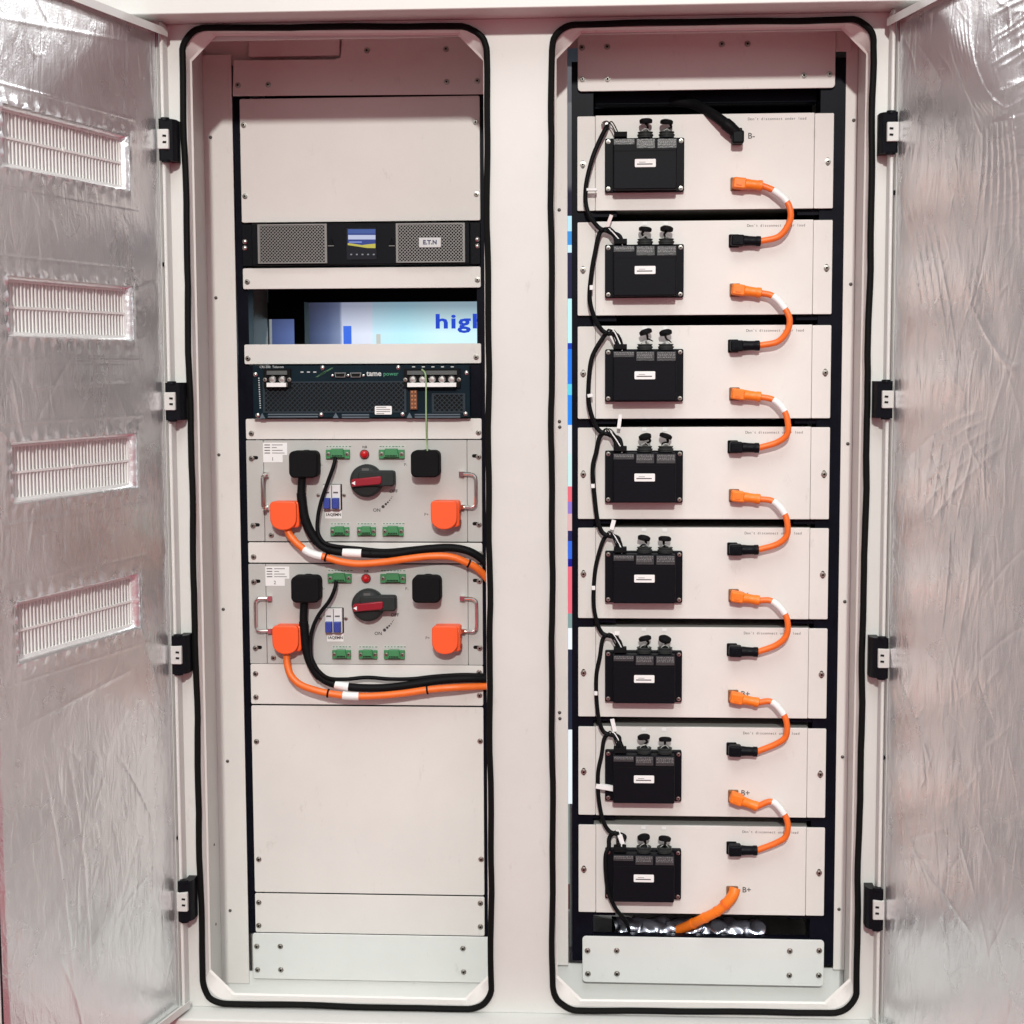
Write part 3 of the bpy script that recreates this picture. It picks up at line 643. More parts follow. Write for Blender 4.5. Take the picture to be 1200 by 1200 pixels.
def strip(xa, xb, n, pre):
    xc0, yc0 = C5(xa, 720); xc1, yc1 = C5(xb, 806)
    X0, X1, Z0, Z1 = rect(xc0, yc0, xc1, yc1, YI-0.012)
    t = MB().rplate(X0-0.008, X1+0.008, Z0, Z1, YI+0.001, YI-0.006, 0.001, 0.0008).build('terminal_strip', BLACKM, inv); child(t, inv)
    X0b, X1b, Zb0, Zb1 = rect(C5(xa, 782)[0], C5(xa, 782)[1], C5(xb, 800)[0], C5(xb, 800)[1], YI-0.018)
    MB().box(X0b, X1b, YI-0.020, YI-0.0062, Zb0, Zb1).build('terminal_ledge', PAPER, t, smooth=False)
    MB().box(X0b-0.001, X1b+0.001, YI-0.0125, YI-0.0062, Zb1+0.016, Zb1+0.024).build('terminal_cover', mat(pre+'clear_cover', (0.10, 0.11, 0.11), 0.2), t, smooth=False)
    for k in range(n):
        cx = X0b+(X1b-X0b)*(k+0.5)/n
        MB().lathe((cx, YI-0.0062, Zb1+0.0070), (0, -1, 0), [(0.0075, 0), (0.0072, 0.004), (0.005, 0.0058), (0.0015, 0.006)], 14).build('terminal_screw', BRIGHT, t)
    for xs_ in (X0-0.005, X1+0.005):
        put(SCREWS, 'screw', t, (xs_, YI-0.0062, Zb1+0.006))
strip(160, 245, 2, 'a_'); strip(778, 992, 5, 'b_')
for (cx, cy) in ((110, 745), (120, 925), (405, 716), (399, 922), (738, 715), (757, 920), (1038, 738), (1034, 918)):
    p = at(*C5(cx, cy), YI); MB().lathe(p, (0, -1, 0), [(0.0046, -0.0005), (0.0044, 0.0016), (0.0026, 0.0030), (0.0008, 0.0033)], 12).build('screw', BRIGHT, inv)
p = at(*C5(672, 903), YI-0.0026); MB().rplate(p.x-0.0172, p.x+0.0172, p.z-0.0086, p.z+0.0086, p.y+0.0002, p.y-0.0006, 0.002, 0.0002).build('sticker', PAPER, inv)
b = MB()
for k, wd in enumerate((0.020, 0.028, 0.028, 0.016)): b.box(p.x-0.014, p.x-0.014+wd, p.y-0.0009, p.y-0.0006, p.z+0.006-k*0.0042-0.0006, p.z+0.006-k*0.0042+0.0006)
b.build('sticker_print', INKG, inv, smooth=False)
t = text_mb('tame', 0.0150, at(*C5(598, 742), YI).x, at(*C5(598, 742), YI).z, YI-0.0003, bold=0.0003, align='LEFT'); t.build('lettering', INKW, inv, smooth=False)
t = text_mb('power', 0.0115, at(*C5(672, 743), YI).x, at(*C5(672, 743), YI).z, YI-0.0003, align='LEFT'); t.build('lettering', mat('green_lettering', (0.05, 0.30, 0.16), 0.5), inv, smooth=False)
t = text_mb('CRI-200  Telecom', 0.0066, at(*C5(128, 713), YI).x, at(*C5(128, 713), YI).z, YI-0.0003, align='LEFT'); t.build('lettering', INKW, inv, smooth=False)
b = MB()
for (cx, cy) in ((805, 712), (848, 712), (890, 712), (932, 712), (975, 712), (315, 735), (343, 735), (371, 735)):
    q = at(*C5(cx, cy), YI); b.box(q.x-0.003, q.x+0.003, q.y-0.0004, q.y+0.0002, q.z-0.0010, q.z+0.0010)
for k in range(14):
    q = at(*C5(125+k*0.5, 762+k*10), YI); b.box(q.x-0.0012, q.x+0.0012, q.y-0.0004, q.y+0.0002, q.z-0.0011, q.z+0.0011)
b.build('printed_mark', INKW, inv, smooth=False)
mat('grey_blue_print', (0.09, 0.12, 0.15), 0.6)
for (cx, cy) in ((140, 928), (463, 926), (787, 926)):
    q = at(*C5(cx, cy), YI); MB().prism([(q.x-0.006, q.z-0.005), (q.x+0.006, q.z-0.005), (q.x, q.z+0.006)], q.y+0.0001, q.y-0.0005).build('warning_mark', MATS['grey_blue_print'], inv, smooth=False)
for (c0, c1, cy) in ((165, 385, 921), (490, 610, 923), (810, 1010, 922)):
    for k in range(2):
        q0 = at(*C5(c0, cy+k*11), YI); q1 = at(*C5(c1, cy+k*11), YI); MB().box(q0.x, q1.x, q0.y-0.0004, q0.y+0.0001, q0.z-0.0013, q0.z+0.0013).build('printed_line', MATS['grey_blue_print'], inv, smooth=False)
for cx in (484, 552):                                   # two small data sockets with thumb screws
    q = at(*C5(cx, 748), YI); b = MB(); b.prism([(q.x-0.012, q.z+0.005), (q.x-0.010, q.z-0.005), (q.x+0.010, q.z-0.005), (q.x+0.012, q.z+0.005)][::1], q.y+0.0005, q.y-0.005, 0.0008); so = b.build('data_socket', mat('socket_steel', (0.30, 0.31, 0.31), 0.35, metal=0.8) if 'socket_steel' not in MATS else MATS['socket_steel'], inv); child(so, inv)
    MB().prism([(q.x-0.0098, q.z+0.0034), (q.x-0.008, q.z-0.0034), (q.x+0.008, q.z-0.0034), (q.x+0.0098, q.z+0.0034)], q.y-0.0045, q.y-0.0054).build('socket_face', DARK, so, smooth=False)
    for s_ in (-1, 1): MB().lathe((q.x+s_*0.0158, q.y, q.z-0.001), (0, -1, 0), [(0.0024, 0), (0.0024, 0.005), (0.001, 0.0055)], 8).build('thumb_screw', BRIGHT, so)
b = MB()                                                 # slanted stripes emblem
for k in range(4):
    q = at(*C5(395+k*11, 748-k*7), YI); b.prism([(q.x-0.010, q.z-0.004), (q.x-0.006, q.z-0.004), (q.x+0.012, q.z+0.005), (q.x+0.008, q.z+0.005)], q.y+0.0001, q.y-0.0005)
b.build('emblem', INKGR, inv, smooth=False)
b = MB()                                                 # brown ten-pole signal block
q0 = at(*C5(790, 815), YI-0.004); q1 = at(*C5(822, 900), YI-0.004)
blk = b.rplate(q0.x, q1.x, q1.z, q0.z, YI+0.001, YI-0.007, 0.001, 0.0008).build('signal_block', mat('brown_block_plastic', (0.16, 0.05, 0.02), 0.5), inv); child(blk, inv)
for r_ in range(5):
    for c_ in range(2):
        MB().lathe((q0.x+(q1.x-q0.x)*(0.28+0.44*c_), YI-0.007, q0.z+(q1.z-q0.z)*(r_+0.5)/5), (0, -1, 0), [(0.0021, 0), (0.0021, 0.0012), (0.001, 0.0013)], 8).build('pin', COPPER, blk)

# ---- switch boxes
C6 = lambda x, y: (270+x/3.75, 490+y/3.75)
x0, x1, z0, z1 = XL0, XL1, at(330, 634.6, YL-0.004).z, at(330, 515.8, YL-0.004).z
YS = YL-0.004
box = thing('switch_box', 'upper grey switch box, marked 1, with red rotary switch and orange and black caps', 'switch box', ((x0+x1)/2, YL, z0), 'rack switch boxes')
sl, sr = at(*C6(148, 320), YS).x, at(*C6(1041, 320), YS).x
MB().rplate(sl+0.0006, sr-0.0006, z0+0.0004, z1-0.0004, YL+0.002, YS, 0.0006, 0.0005).build('front_panel', G_PANEL, box)
MB().box(x0+0.02, x1-0.02, YL+0.0021, YL+0.34, z0+0.003, z1-0.003).build('case', BODYG, box, smooth=False)
for (a0, a1) in ((x0, sl-0.0006), (sr+0.0006, x1)):
    MB().rplate(a0, a1, z0+0.0004, z1-0.0004, YL+0.002, YS+0.0002, 0.0015, 0.0006).build('ear', G_PANEL, box)
for (cx, cy, s_) in ((100, 174, -1), (107, 469, -1), (1082, 166, 1), (1084, 464, 1)):
    p = at(*C6(cx+(6 if s_ < 0 else -4), cy), YS); MB().rplate(p.x-0.0075, p.x+0.0075, p.z-0.0036, p.z+0.0036, YS+0.0004, YS-0.0002, 0.0034, 0.0001).build('slot', DARK, box)
    put(SCREW, 'screw', box, Vector((p.x+s_*0.006, YS-0.0006, p.z-0.0015)))
p = at(*C6(180, 515), YS); put(SCREW, 'screw', box, p)
# label sheet
p0 = at(*C6(143, 108), YS); p1 = at(*C6(250, 162), YS); p2 = at(*C6(230, 194), YS)
st = MB().prism([(p0.x, p2.z), (p2.x, p2.z), (p2.x, p1.z), (p1.x, p1.z), (p1.x, p0.z), (p0.x, p0.z)], YS+0.0003, YS-0.0005).build('sticker', PAPER, box); child(st, box)
b = MB()
for k in range(4):
    zz = p0.z-0.0045-k*0.0055
    b.box(p0.x+0.003, p0.x+0.0145, YS-0.0008, YS-0.0005, zz-0.0009, zz+0.0009); b.box(p0.x+0.0185, p0.x+0.0185+(0.022, 0.010, 0.022, 0.026)[k], YS-0.0008, YS-0.0005, zz-0.0006, zz+0.0006)
b.build('sticker_print', INKG, st, smooth=False)
NUM = text_mb('1', 0.010, p0.x+0.0195, p2.z+0.0065, YS-0.0007).build('number_print', INK, st, smooth=False)
# round-cornered caps (black) and orange caps
def black_cap(cx, cy):
    D = 0.042; X0, X1, Z0, Z1 = rect(*C6(cx-63, cy-59), *C6(cx+63, cy+59), YS-D)
    b = MB(); b.rplate(X0, X1, Z0, Z1, YS-0.006, YS-D, 0.011, 0.003, seg=5)
    b.lathe(((X0+X1)/2, YS+0.0005, (Z0+Z1)/2+0.001), (0, -1, 0), [(0.027, 0), (0.026, 0.007)], 20); b.build('black_cap', BLACKM, box)
    return (X0+X1)/2, (Z0+Z1)/2
def orange_cap(cx, cy):
    D = 0.040; X0, X1, Z0, Z1 = rect(*C6(cx-63, cy-62), *C6(cx+62, cy+62), YS-D)
    b = MB(); mx, mz = (X0+X1)/2, (Z0+Z1)/2
    b.rplate(X0+0.003, X1, Z0+0.004, Z1, YS+0.0005, YS-D+0.010, 0.006, 0.003, seg=4)
    pts = rrect(X0, X1-0.004, mz-0.002, Z1+0.001, 0.008, 4)
    top = [q for q in pts if q[1] >= mz]
    R = (X1-0.004-X0)/2; cxx = X0+R; arc = [(cxx-R*math.cos(math.pi*k/14), mz-0.002-(mz-0.002-Z0)*math.sin(math.pi*k/14)**0.8) for k in range(15)]
    tp = [q for q in rrect(X0, X1-0.004, mz-0.06, Z1+0.001, 0.008, 4) if q[1] > mz]
    pl = arc+tp                                         # left -> bottom -> right, then right-top -> left-top
    b.prism(pl, YS-D+0.012, YS-D, 0.002)
    o = b.build('orange_cap', REDOR, box, angle=30); child(o, box)
    for k in (0.25, 0.62):
        zz = Z0+(Z1-Z0)*k; MB().box(X1-0.0002, X1+0.0016, YS-D+0.012, YS-0.008, zz-0.003, zz+0.003).build('latch_rib', mat('dark_red_plastic', (0.20, 0.015, 0.01), 0.5) if 'dark_red_plastic' not in MATS else MATS['dark_red_plastic'], o, smooth=False)
black_cap(319, 204); black_cap(855, 202); orange_cap(236, 431); orange_cap(943, 428)
for tx, cx, cy in (('B-', 398, 205), ('P-', 770, 205), ('P+', 862, 424)):
    p = at(*C6(cx, cy), YS); text_mb(tx, 0.0088, p.x, p.z, YS-0.0002).build('lettering', INKG, box, smooth=False)
def terminal(cx, cy, wd, tall):
    hw = wd/2
    X0, X1, Z0, Z1 = rect(*C6(cx-hw, cy-tall/2), *C6(cx+hw, cy+tall/2), YS-0.010)
    b = MB(); b.rplate(X0, X1, Z0, Z1-0.001, YS+0.0004, YS-0.007, 0.0012, 0.0008)
    dx = (X1-X0); b.prism([(X0+dx*0.20, Z0+0.003), (X1-dx*0.20, Z0+0.003), (X1-dx*0.26, Z1+0.0012), (X0+dx*0.26, Z1+0.0012)], YS-0.0065, YS-0.014, 0.0012)
    o = b.build('terminal_block', GREEN, box); child(o, box)
    b = MB(); n = max(3, int(dx/0.0062))
    for k in range(n):
        xx = X0+dx*(0.27+0.46*(k+0.5)/n); b.box(xx-0.0011, xx+0.0011, YS-0.0144, YS-0.0138, Z0+0.0048, Z0+0.0078)
    b.build('wire_entries', DARK, o, smooth=False)
    for xx in (X0+dx*0.11, X1-dx*0.11): put(SCREWS, 'screw', o, (xx, YS-0.0071, (Z0+Z1)/2))
    b = MB(); b.box(X0-0.002, X1+0.002, YS-0.0005, YS+0.0002, Z1+0.0022, Z1+0.0085); pl = b.build('paper_strip', PAPERG, o, smooth=False)
    b = MB()
    for k in range(int(dx/0.006)):
        xx = X0+0.001+k*0.0065; b.box(xx, xx+random.choice((0.003, 0.0045)), YS-0.0008, YS-0.0005, Z1+0.0045, Z1+0.0062)
    b.build('strip_print', INKGR, o, smooth=False)
terminal(470, 158, 105, 42); terminal(707, 158, 113, 42); terminal(479, 498, 82, 40); terminal(596, 498, 82, 40); terminal(713, 498, 92, 42)
p = at(*C6(587, 160), YS-0.008); b = MB(); b.lathe((p.x, YS+0.0004, p.z), (0, -1, 0), [(0.0098, 0), (0.0098, 0.003), (0.0085, 0.004)], 20)
il = b.build('indicator_lamp', mat('lamp_bezel', (0.10, 0.01, 0.01), 0.3), box); child(il, box)
MB().lathe((p.x, YS-0.003, p.z), (0, -1, 0), [(0.0084, 0), (0.0082, 0.003), (0.006, 0.0058), (0.0025, 0.007)], 18).build('lens', REDL, il)
p = at(*C6(590, 127), YS); text_mb('H.B', 0.0062, p.x, p.z, YS-0.0002, bold=0.0002).build('lettering', INK, box, smooth=False)
# circuit breaker
X0, X1, Z0, Z1 = rect(*C6(408, 293), *C6(485, 402), YS-0.008)
MB().rplate(X0-0.001, X1+0.0015, Z0-0.001, Z1+0.001, YS+0.0003, YS-0.0008, 0.0008, 0.0003).build('breaker_cutout', DARK, box)
br = MB().rplate(X0, X1-0.001, Z0, Z1, YS+0.0002, YS-0.009, 0.001, 0.0008).build('circuit_breaker', BRW, box); child(br, box)
MB().box((X0+X1)/2-0.0012, (X0+X1)/2+0.0004, YS-0.0094, YS-0.0088, Z0+0.001, Z1-0.001).build('pole_gap', INKG, br, smooth=False)
for k in (0, 1):
    xa = X0+0.0018+k*(X1-X0)*0.5; MB().rplate(xa, xa+(X1-X0)*0.38, Z0+0.0025, Z0+(Z1-Z0)*0.48, YS-0.0085, YS-0.020, 0.001, 0.0015).build('breaker_lever', BLUE, br)
    MB().box(xa+0.001, xa+(X1-X0)*0.30, YS-0.0096, YS-0.0089, Z0+(Z1-Z0)*0.66, Z0+(Z1-Z0)*0.72).build('breaker_print', INKG, br, smooth=False)
q0, q1, q2, q3 = rect(*C6(416, 408), *C6(489, 441), YS); MB().rplate(q0, q1, q2, q3, YS+0.0002, YS-0.0004, 0.0004, 0.0001).build('sticker', PAPER, box)
text_mb('1AQEMN', 0.0080, (q0+q1)/2, (q2+q3)/2, YS-0.0006, bold=0.0002).build('lettering', INK, box, smooth=False)
for cx in (386, 500):
    p = at(*C6(cx, 339), YS); put(SCREWS, 'screw', box, p)
# rotary isolator switch
DR = 0.036; p = at(*C6(596, 276), YS-DR*0.6); cxr, czr = p.x, p.z; rr_ = at(*C6(668, 276), YS-DR*0.6).x-p.x
sw = MB().lathe((cxr, YS+0.0004, czr), (0, -1, 0), [(rr_*0.97, 0), (rr_*0.97, 0.004), (rr_, 0.006), (rr_, 0.020), (rr_*0.93, 0.025), (rr_*0.80, 0.028), (rr_*0.2, 0.030)], 36).build('rotary_switch', DKGREY, box); child(sw, box)
X0, X1, Z0, Z1 = rect(*C6(560, 232), *C6(720, 300), YS-DR)
MB().rplate(X0, X1, Z0, Z1, YS-0.012, YS-DR, 0.006, 0.003, seg=4).build('switch_lever', DKGREY, sw)
X0, X1, Z0, Z1 = rect(*C6(531, 262), *C6(664, 305), YS-DR-0.004)
MB().prism([(X0, Z0+0.001), (X1-0.004, Z0+0.006), (X1, Z0+0.010), (X1, Z1+0.0015), (X1-0.004, Z1+0.003), (X0+0.002, Z1-0.003), (X0-0.001, Z1-0.007)], YS-0.024, YS-DR-0.004, 0.002).build('red_insert', REDK, sw)
zc = (Z0+Z1)/2-0.001; MB().prism([(X0+0.0008, zc), (X0+0.008, zc-0.0042), (X0+0.008, zc+0.0042)], YS-DR-0.0035, YS-DR-0.0047).build('arrow_mark', PAPER, sw, smooth=False)
MB().box(cxr-0.007, cxr+0.007, YS-0.0292, YS-0.0285, czr+rr_*0.62, czr+rr_*0.78).build('lettering', INKG, sw, smooth=False)
p = at(*C6(717, 322), YS); text_mb('OFF', 0.0098, p.x, p.z, YS-0.0002, bold=0.0001).build('lettering', INK, box, smooth=False)
p = at(*C6(643, 405), YS); text_mb('ON', 0.0098, p.x, p.z, YS-0.0002, bold=0.0001).build('lettering', INK, box, smooth=False)
b = MB()
for (cx, cy, r_) in ((671, 389, 0.0034), (683, 378, 0.0026), (692, 370, 0.0020), (700, 361, 0.0014), (706, 352, 0.0011), (710, 345, 0.0009)):
    p = at(*C6(cx, cy), YS); b.lathe((p.x, YS+0.0001, p.z), (0, -1, 0), [(r_, 0), (r_, 0.0005)], 10)
b.build('arc_mark', INK, box, smooth=False)
# folding handles: mesh is local to its hinge line, so it can be swung
zh = at(*C6(1030, 244), YS).z - at(*C6(1030, 390), YS).z
def handle_mesh():
    pts = []; Wd = 0.030; r_ = 0.010; H = zh
    pts += [(0, 0, H/2), (Wd-r_, 0, H/2)]
    for k in range(1, 6): a = math.pi/2*k/6; pts.append((Wd-r_+r_*math.sin(a), 0, H/2-r_+r_*math.cos(a)))
    pts += [(Wd, 0, H/2-r_), (Wd, 0, -H/2+r_)]
    for k in range(1, 6): a = math.pi/2*k/6; pts.append((Wd-r_+r_*math.cos(a), 0, -H/2+r_-r_*math.sin(a)))
    pts += [(Wd-r_, 0, -H/2), (0, 0, -H/2)]
    b = MB(); b.tube(pts, 0.0036, 10)
    for s_ in (1, -1): b.box(-0.004, 0.006, -0.005, 0.0055, s_*H/2-0.0048, s_*H/2+0.0048)
    return b.mesh('handle', [CHROME])
HM = handle_mesh()
def handle(cx, cy, rz):
    p = at(*C6(cx, cy), YS); o = put(HM, 'handle', box, (p.x, YS-0.006, p.z), rot=(0, 0, rz)); return o
handle(1017, 317, math.radians(-12))
HLft = handle(160, 320, math.radians(-92))
box2 = copy_tree(box); dz = (at(330, 778, YS).z+at(330, 661, YS).z)/2-(at(330, 634.6, YS).z+at(330, 515.8, YS).z)/2
box2.location.z += dz; ROOT[box2.name] = box2.location.copy()
box2['label'] = 'lower grey switch box, marked 2, with red rotary switch and orange and black caps'
hs = [c for c in box2.children if c.name.startswith('handle')]
hl = min(hs, key=lambda c: c.location.x); hl.rotation_euler = (0, 0, math.radians(180+14)); hl.location.x += 0.0035
for c in box2.children:
    for g in list(c.children):
        if g.name.startswith('number_print'):
            nm = text_mb('2', 0.010, p0.x+0.0195, p2.z+0.0065, YS-0.0007); g.data = nm.mesh('number_print', INK, root_of(box), smooth=False)

# ---- cables in the left bay
def cable(name, label, cat, pts, r, material, group=None, tags=(), ties=(), n=8, seg=12, boots=()):
    """pts: (px, py, Y). tags: (i0, i1) fractions of the path wrapped in a white label; ties: fractions"""
    P = spline([at(*p) for p in pts], n); t = thing(name, label, cat, P[0], group)
    MB().tube(P, r, seg).build('sheath', material, t)
    N_ = len(P)-1
    for (a, c) in tags:
        i0, i1 = int(a*N_), max(int(a*N_)+1, int(c*N_)); MB().tube(P[i0:i1+1], r*1.14, seg).build('label_sleeve', PAPER, t)
    for a in ties:
        i = int(a*N_); d = (P[min(N_, i+1)]-P[max(0, i-1)]).normalized()
        MB().tube([P[i]-d*0.0018, P[i]+d*0.0018], r*1.22, seg).build('cable_tie', BLACKM, t)
    for (a, c, k) in boots:
        i0, i1 = int(a*N_), int(c*N_); MB().tube(P[i0:i1+1], r*k, seg).build('boot', material, t)
    return t
c6 = lambda x, y, Y: (*C6(x, y), Y)
C7 = lambda x, y: (270+x/3.75, 640+y/3.75)
c7 = lambda x, y, Y: (*C7(x, y), Y)
cable('black_power_cable', 'thick black cable from the black cap of the upper switch box, curving right', 'cable',
      [c6(316, 245, 0.262), c6(313, 290, 0.262), c6(312, 345, 0.262), c6(325, 430, 0.262), c6(355, 505, 0.262), c6(405, 565, 0.262), c6(480, 588, 0.262), c6(600, 596, 0.264), (436, 649.3, 0.266), (462, 649, 0.266), (495, 644, 0.266), (530, 642, 0.266), (556, 649, 0.268), (578, 668, 0.28)],
      0.0082, CABLEB, 'power cables of the switch boxes', tags=[(0.475, 0.525)], boots=[(0.03, 0.13, 0.94), (0.14, 0.36, 1.16)], ties=[0.43])
cable('orange_power_cable', 'orange cable from the left orange cap of the upper switch box, sagging right', 'cable',
      [c6(248, 480, 0.266), c6(262, 515, 0.262), c6(300, 557, 0.258), c6(352, 594, 0.252), c6(420, 612, 0.250), c6(490, 632, 0.250), c6(570, 640, 0.250), c6(680, 632, 0.252), c6(780, 618, 0.252), c6(880, 607, 0.254), c6(970, 610, 0.258), c6(1040, 636, 0.262), c6(1090, 665, 0.268), c6(1150, 730, 0.285)],
      0.0074, ORANGE, 'power cables of the switch boxes', tags=[(0.20, 0.295)], ties=[0.315, 0.86], boots=[(0.02, 0.12, 1.06)])
cable('signal_cable', 'thin black lead from the green terminal block of the upper switch box', 'cable',
      [c6(462, 172, 0.268), c6(452, 215, 0.262), c6(425, 290, 0.262), c6(398, 370, 0.262), c6(384, 440, 0.262), c6(384, 500, 0.260), c6(410, 545, 0.256), c6(460, 562, 0.258), c6(560, 572, 0.266), c6(680, 582, 0.268), c6(800, 572, 0.268), c6(900, 563, 0.268), c6(1000, 570, 0.268), c6(1100, 620, 0.272), c6(1160, 680, 0.285)],
      0.0040, CABLEB, 'signal leads of the switch boxes')
cable('black_power_cable', 'thick black cable from the black cap of the lower switch box, curving right', 'cable',
      [c7(326, 232, 0.262), c7(322, 290, 0.262), c7(322, 340, 0.262), c7(330, 430, 0.262), c7(352, 510, 0.262), c7(395, 575, 0.262), c7(460, 607, 0.262), c7(560, 622, 0.262), c7(680, 622, 0.264), c7(800, 608, 0.266), c7(920, 590, 0.268), c7(1040, 582, 0.270), c7(1170, 582, 0.285)],
      0.0082, CABLEB, 'power cables of the switch boxes', tags=[(0.50, 0.56)], boots=[(0.03, 0.15, 0.94), (0.16, 0.42, 1.16)])
cable('orange_power_cable', 'orange cable from the left orange cap of the lower switch box, sagging right', 'cable',
      [c7(246, 465, 0.266), c7(250, 520, 0.262), c7(266, 568, 0.258), c7(305, 607, 0.254), c7(370, 632, 0.250), c7(450, 650, 0.250), c7(540, 659, 0.250), c7(640, 658, 0.252), c7(760, 647, 0.254), c7(880, 630, 0.256), c7(1000, 621, 0.260), c7(1170, 614, 0.285)],
      0.0074, ORANGE, 'power cables of the switch boxes', tags=[(0.50, 0.575)], ties=[0.435, 0.815])
cable('signal_cable', 'thin black lead from the green terminal block of the lower switch box', 'cable',
      [c7(465, 155, 0.268), c7(458, 190, 0.262), c7(435, 240, 0.262), c7(390, 300, 0.262), c7(362, 360, 0.262), c7(352, 430, 0.260), c7(362, 510, 0.252), c7(420, 575, 0.252), c7(500, 585, 0.262), c7(600, 577, 0.268), c7(700, 584, 0.268), c7(800, 583, 0.270), c7(900, 572, 0.272), c7(1030, 565, 0.274), c7(1160, 570, 0.285)],
      0.0040, CABLEB, 'signal leads of the switch boxes')
cable('earth_wire', 'thin grey-green wire hanging from the converter to the upper switch box', 'wire',
      [(494.5, 433, YI-0.014), (498.3, 438, YI-0.024), (499.2, 450, YI-0.024), (499.3, 475, YI-0.024), (499.5, 500, YI-0.022), (500.3, 520, YS-0.030), (501, 530, YS-0.040)], 0.0017, GREYW, seg=8)

# ================================================================== RIGHT BAY: battery modules
TOPS = [136, 261, 383.5, 501.7, 619.5, 735, 851, 965.7]; BOTS = [248, 369.7, 490, 607.5, 723, 839, 954.5, 1068.5]
PZ = [(at(682, t_, YR).z+at(682, b_, YR).z)/2 for t_, b_ in zip(TOPS, BOTS)]
PX0, PX1 = 0.0985, 0.5805; PH = 0.1768; pz = PZ[1]; YB = YR-0.003
ordn = ['topmost', 'second', 'third', 'fourth', 'fifth', 'sixth', 'seventh', 'lowest']
pk = thing('battery_module', '', 'battery module', ((PX0+PX1)/2, YR, pz-PH/2), 'battery modules of the right rack')
EW = 0.0345
MB().rplate(PX0+EW, PX1-EW-0.002, pz-PH/2, pz+PH/2+0.001, YR+0.001, YB-0.0012, 0.001, 0.0008).build('front_panel', W_PANEL, pk)
for a0, a1 in ((PX0, PX0+EW-0.0008), (PX1-EW-0.0012, PX1)):
    MB().rplate(a0, a1, pz-PH/2, pz+PH/2, YR+0.001, YB, 0.0022, 0.0007).build('ear', W_PANEL, pk)
MB().box(PX0+0.030, PX1-0.034, YR+0.0012, YR+0.46, pz-PH/2+0.002, pz+PH/2).build('case', BODYG, pk, smooth=False)
for xx in (PX0+0.0105, PX1-0.0105):
    MB().rplate(xx-0.0032, xx+0.0032, pz-0.009, pz+0.006, YB+0.0003, YB-0.0002, 0.0031, 0.0001).build('slot', DARK, pk)
    put(SCREW, 'screw', pk, (xx, YB-0.0006, pz-0.0015))
k1 = 6.6667; CK = lambda x, y: (640+x/k1, 240+y/k1)
YF1, YF2 = YB-0.014, YB-0.040
X0, X1, Z0, Z1 = rect(*CK(462, 306), *CK(1080, 724), YF1-0.01)
jb = MB().rplate(X0, X1, Z0, Z1, YB-0.0010, YF1, 0.003, 0.0015).build('junction_box', BOXB, pk); child(jb, pk)
A0, A1, B0, B1 = rect(*CK(526, 306), *CK(1022, 724), YF2)
MB().rplate(A0, A1, B0+0.003, B1-0.002, YF1+0.001, YF2, 0.003, 0.002).build('box_lid', BOXB, jb)
MB().box(A0+0.001, A1-0.001, YF2-0.0005, YF2+0.001, rect(*CK(526, 412), *CK(1022, 416), YF2)[2], rect(*CK(526, 412), *CK(1022, 416), YF2)[3]).build('lid_seam', DARK, jb, smooth=False)
for sx in (X0+0.0062, X1-0.0062):
    for sz in (Z0+0.0062, Z1-0.0062): put(SCREWS, 'screw', jb, (sx, YF1-0.0002, sz))
Q = rect(*CK(694, 478), *CK(857, 541), YF2); MB().rplate(*Q, YF2+0.0002, YF2-0.0006, 0.0018, 0.0002).build('sticker', PAPER, jb)
b = MB(); mz = (Q[2]+Q[3])/2
b.box(Q[0]+0.004, Q[1]-0.006, YF2-0.0009, YF2-0.0006, mz-0.0029, mz-0.0009); b.box(Q[0]+0.008, Q[0]+0.020, YF2-0.0009, YF2-0.0006, mz+0.0012, mz+0.0020)
b.build('sticker_print', INKG, jb, smooth=False)
for (a, c, d_, e_) in ((530, 322, 692, 366), (708, 322, 850, 395), (870, 322, 1018, 395)):
    Q = rect(*CK(a, c), *CK(d_, e_), YF2); MB().rplate(*Q, YF2+0.0002, YF2-0.0007, 0.001, 0.0003).build('film_label', CLEAR, jb)
    b = MB()
    for r_ in range(2 if e_ < 380 else 4):
        zz = Q[3]-0.0022-r_*0.0028; xx = Q[0]+0.0015
        while xx < Q[1]-0.003:
            wl = random.uniform(0.001, 0.004); b.box(xx, min(xx+wl, Q[1]-0.001), YF2-0.0009, YF2-0.0007, zz-0.0005, zz+0.0005); xx += wl+random.uniform(0.0008, 0.002)
    b.build('label_print', mat('grey_film_print', (0.26, 0.265, 0.27), 0.5) if 'grey_film_print' not in MATS else MATS['grey_film_print'], jb, smooth=False)
ztop = Z1-0.0005
X_ = rect(*CK(532, 268), *CK(634, 306), YB-0.024); ps = MB().rplate(X_[0], X_[1], ztop, X_[3], YB-0.014, YB-0.036, 0.001, 0.001).build('signal_socket', BLACKM, jb)
for (a, c) in ((712, 838), (878, 1004)):
    X_ = rect(*CK(a, 272), *CK(c, 306), YB-0.022); cx = (X_[0]+X_[1])/2; R_ = (X_[1]-X_[0])/2
    b = MB(); yc = YB-0.024; pr_ = [(R_*0.92, -0.001), (R_*0.92, 0.002), (R_, 0.0025), (R_, 0.0052), (R_*0.86, 0.0058), (R_*0.86, 0.0075), (R_*0.95, 0.008), (R_*0.95, 0.0098), (R_*0.62, 0.0100), (R_*0.6, 0.004)]
    b.lathe((cx, yc, ztop), (0, 0, 1), pr_, 18); b.build('round_socket', DKGREY, jb)
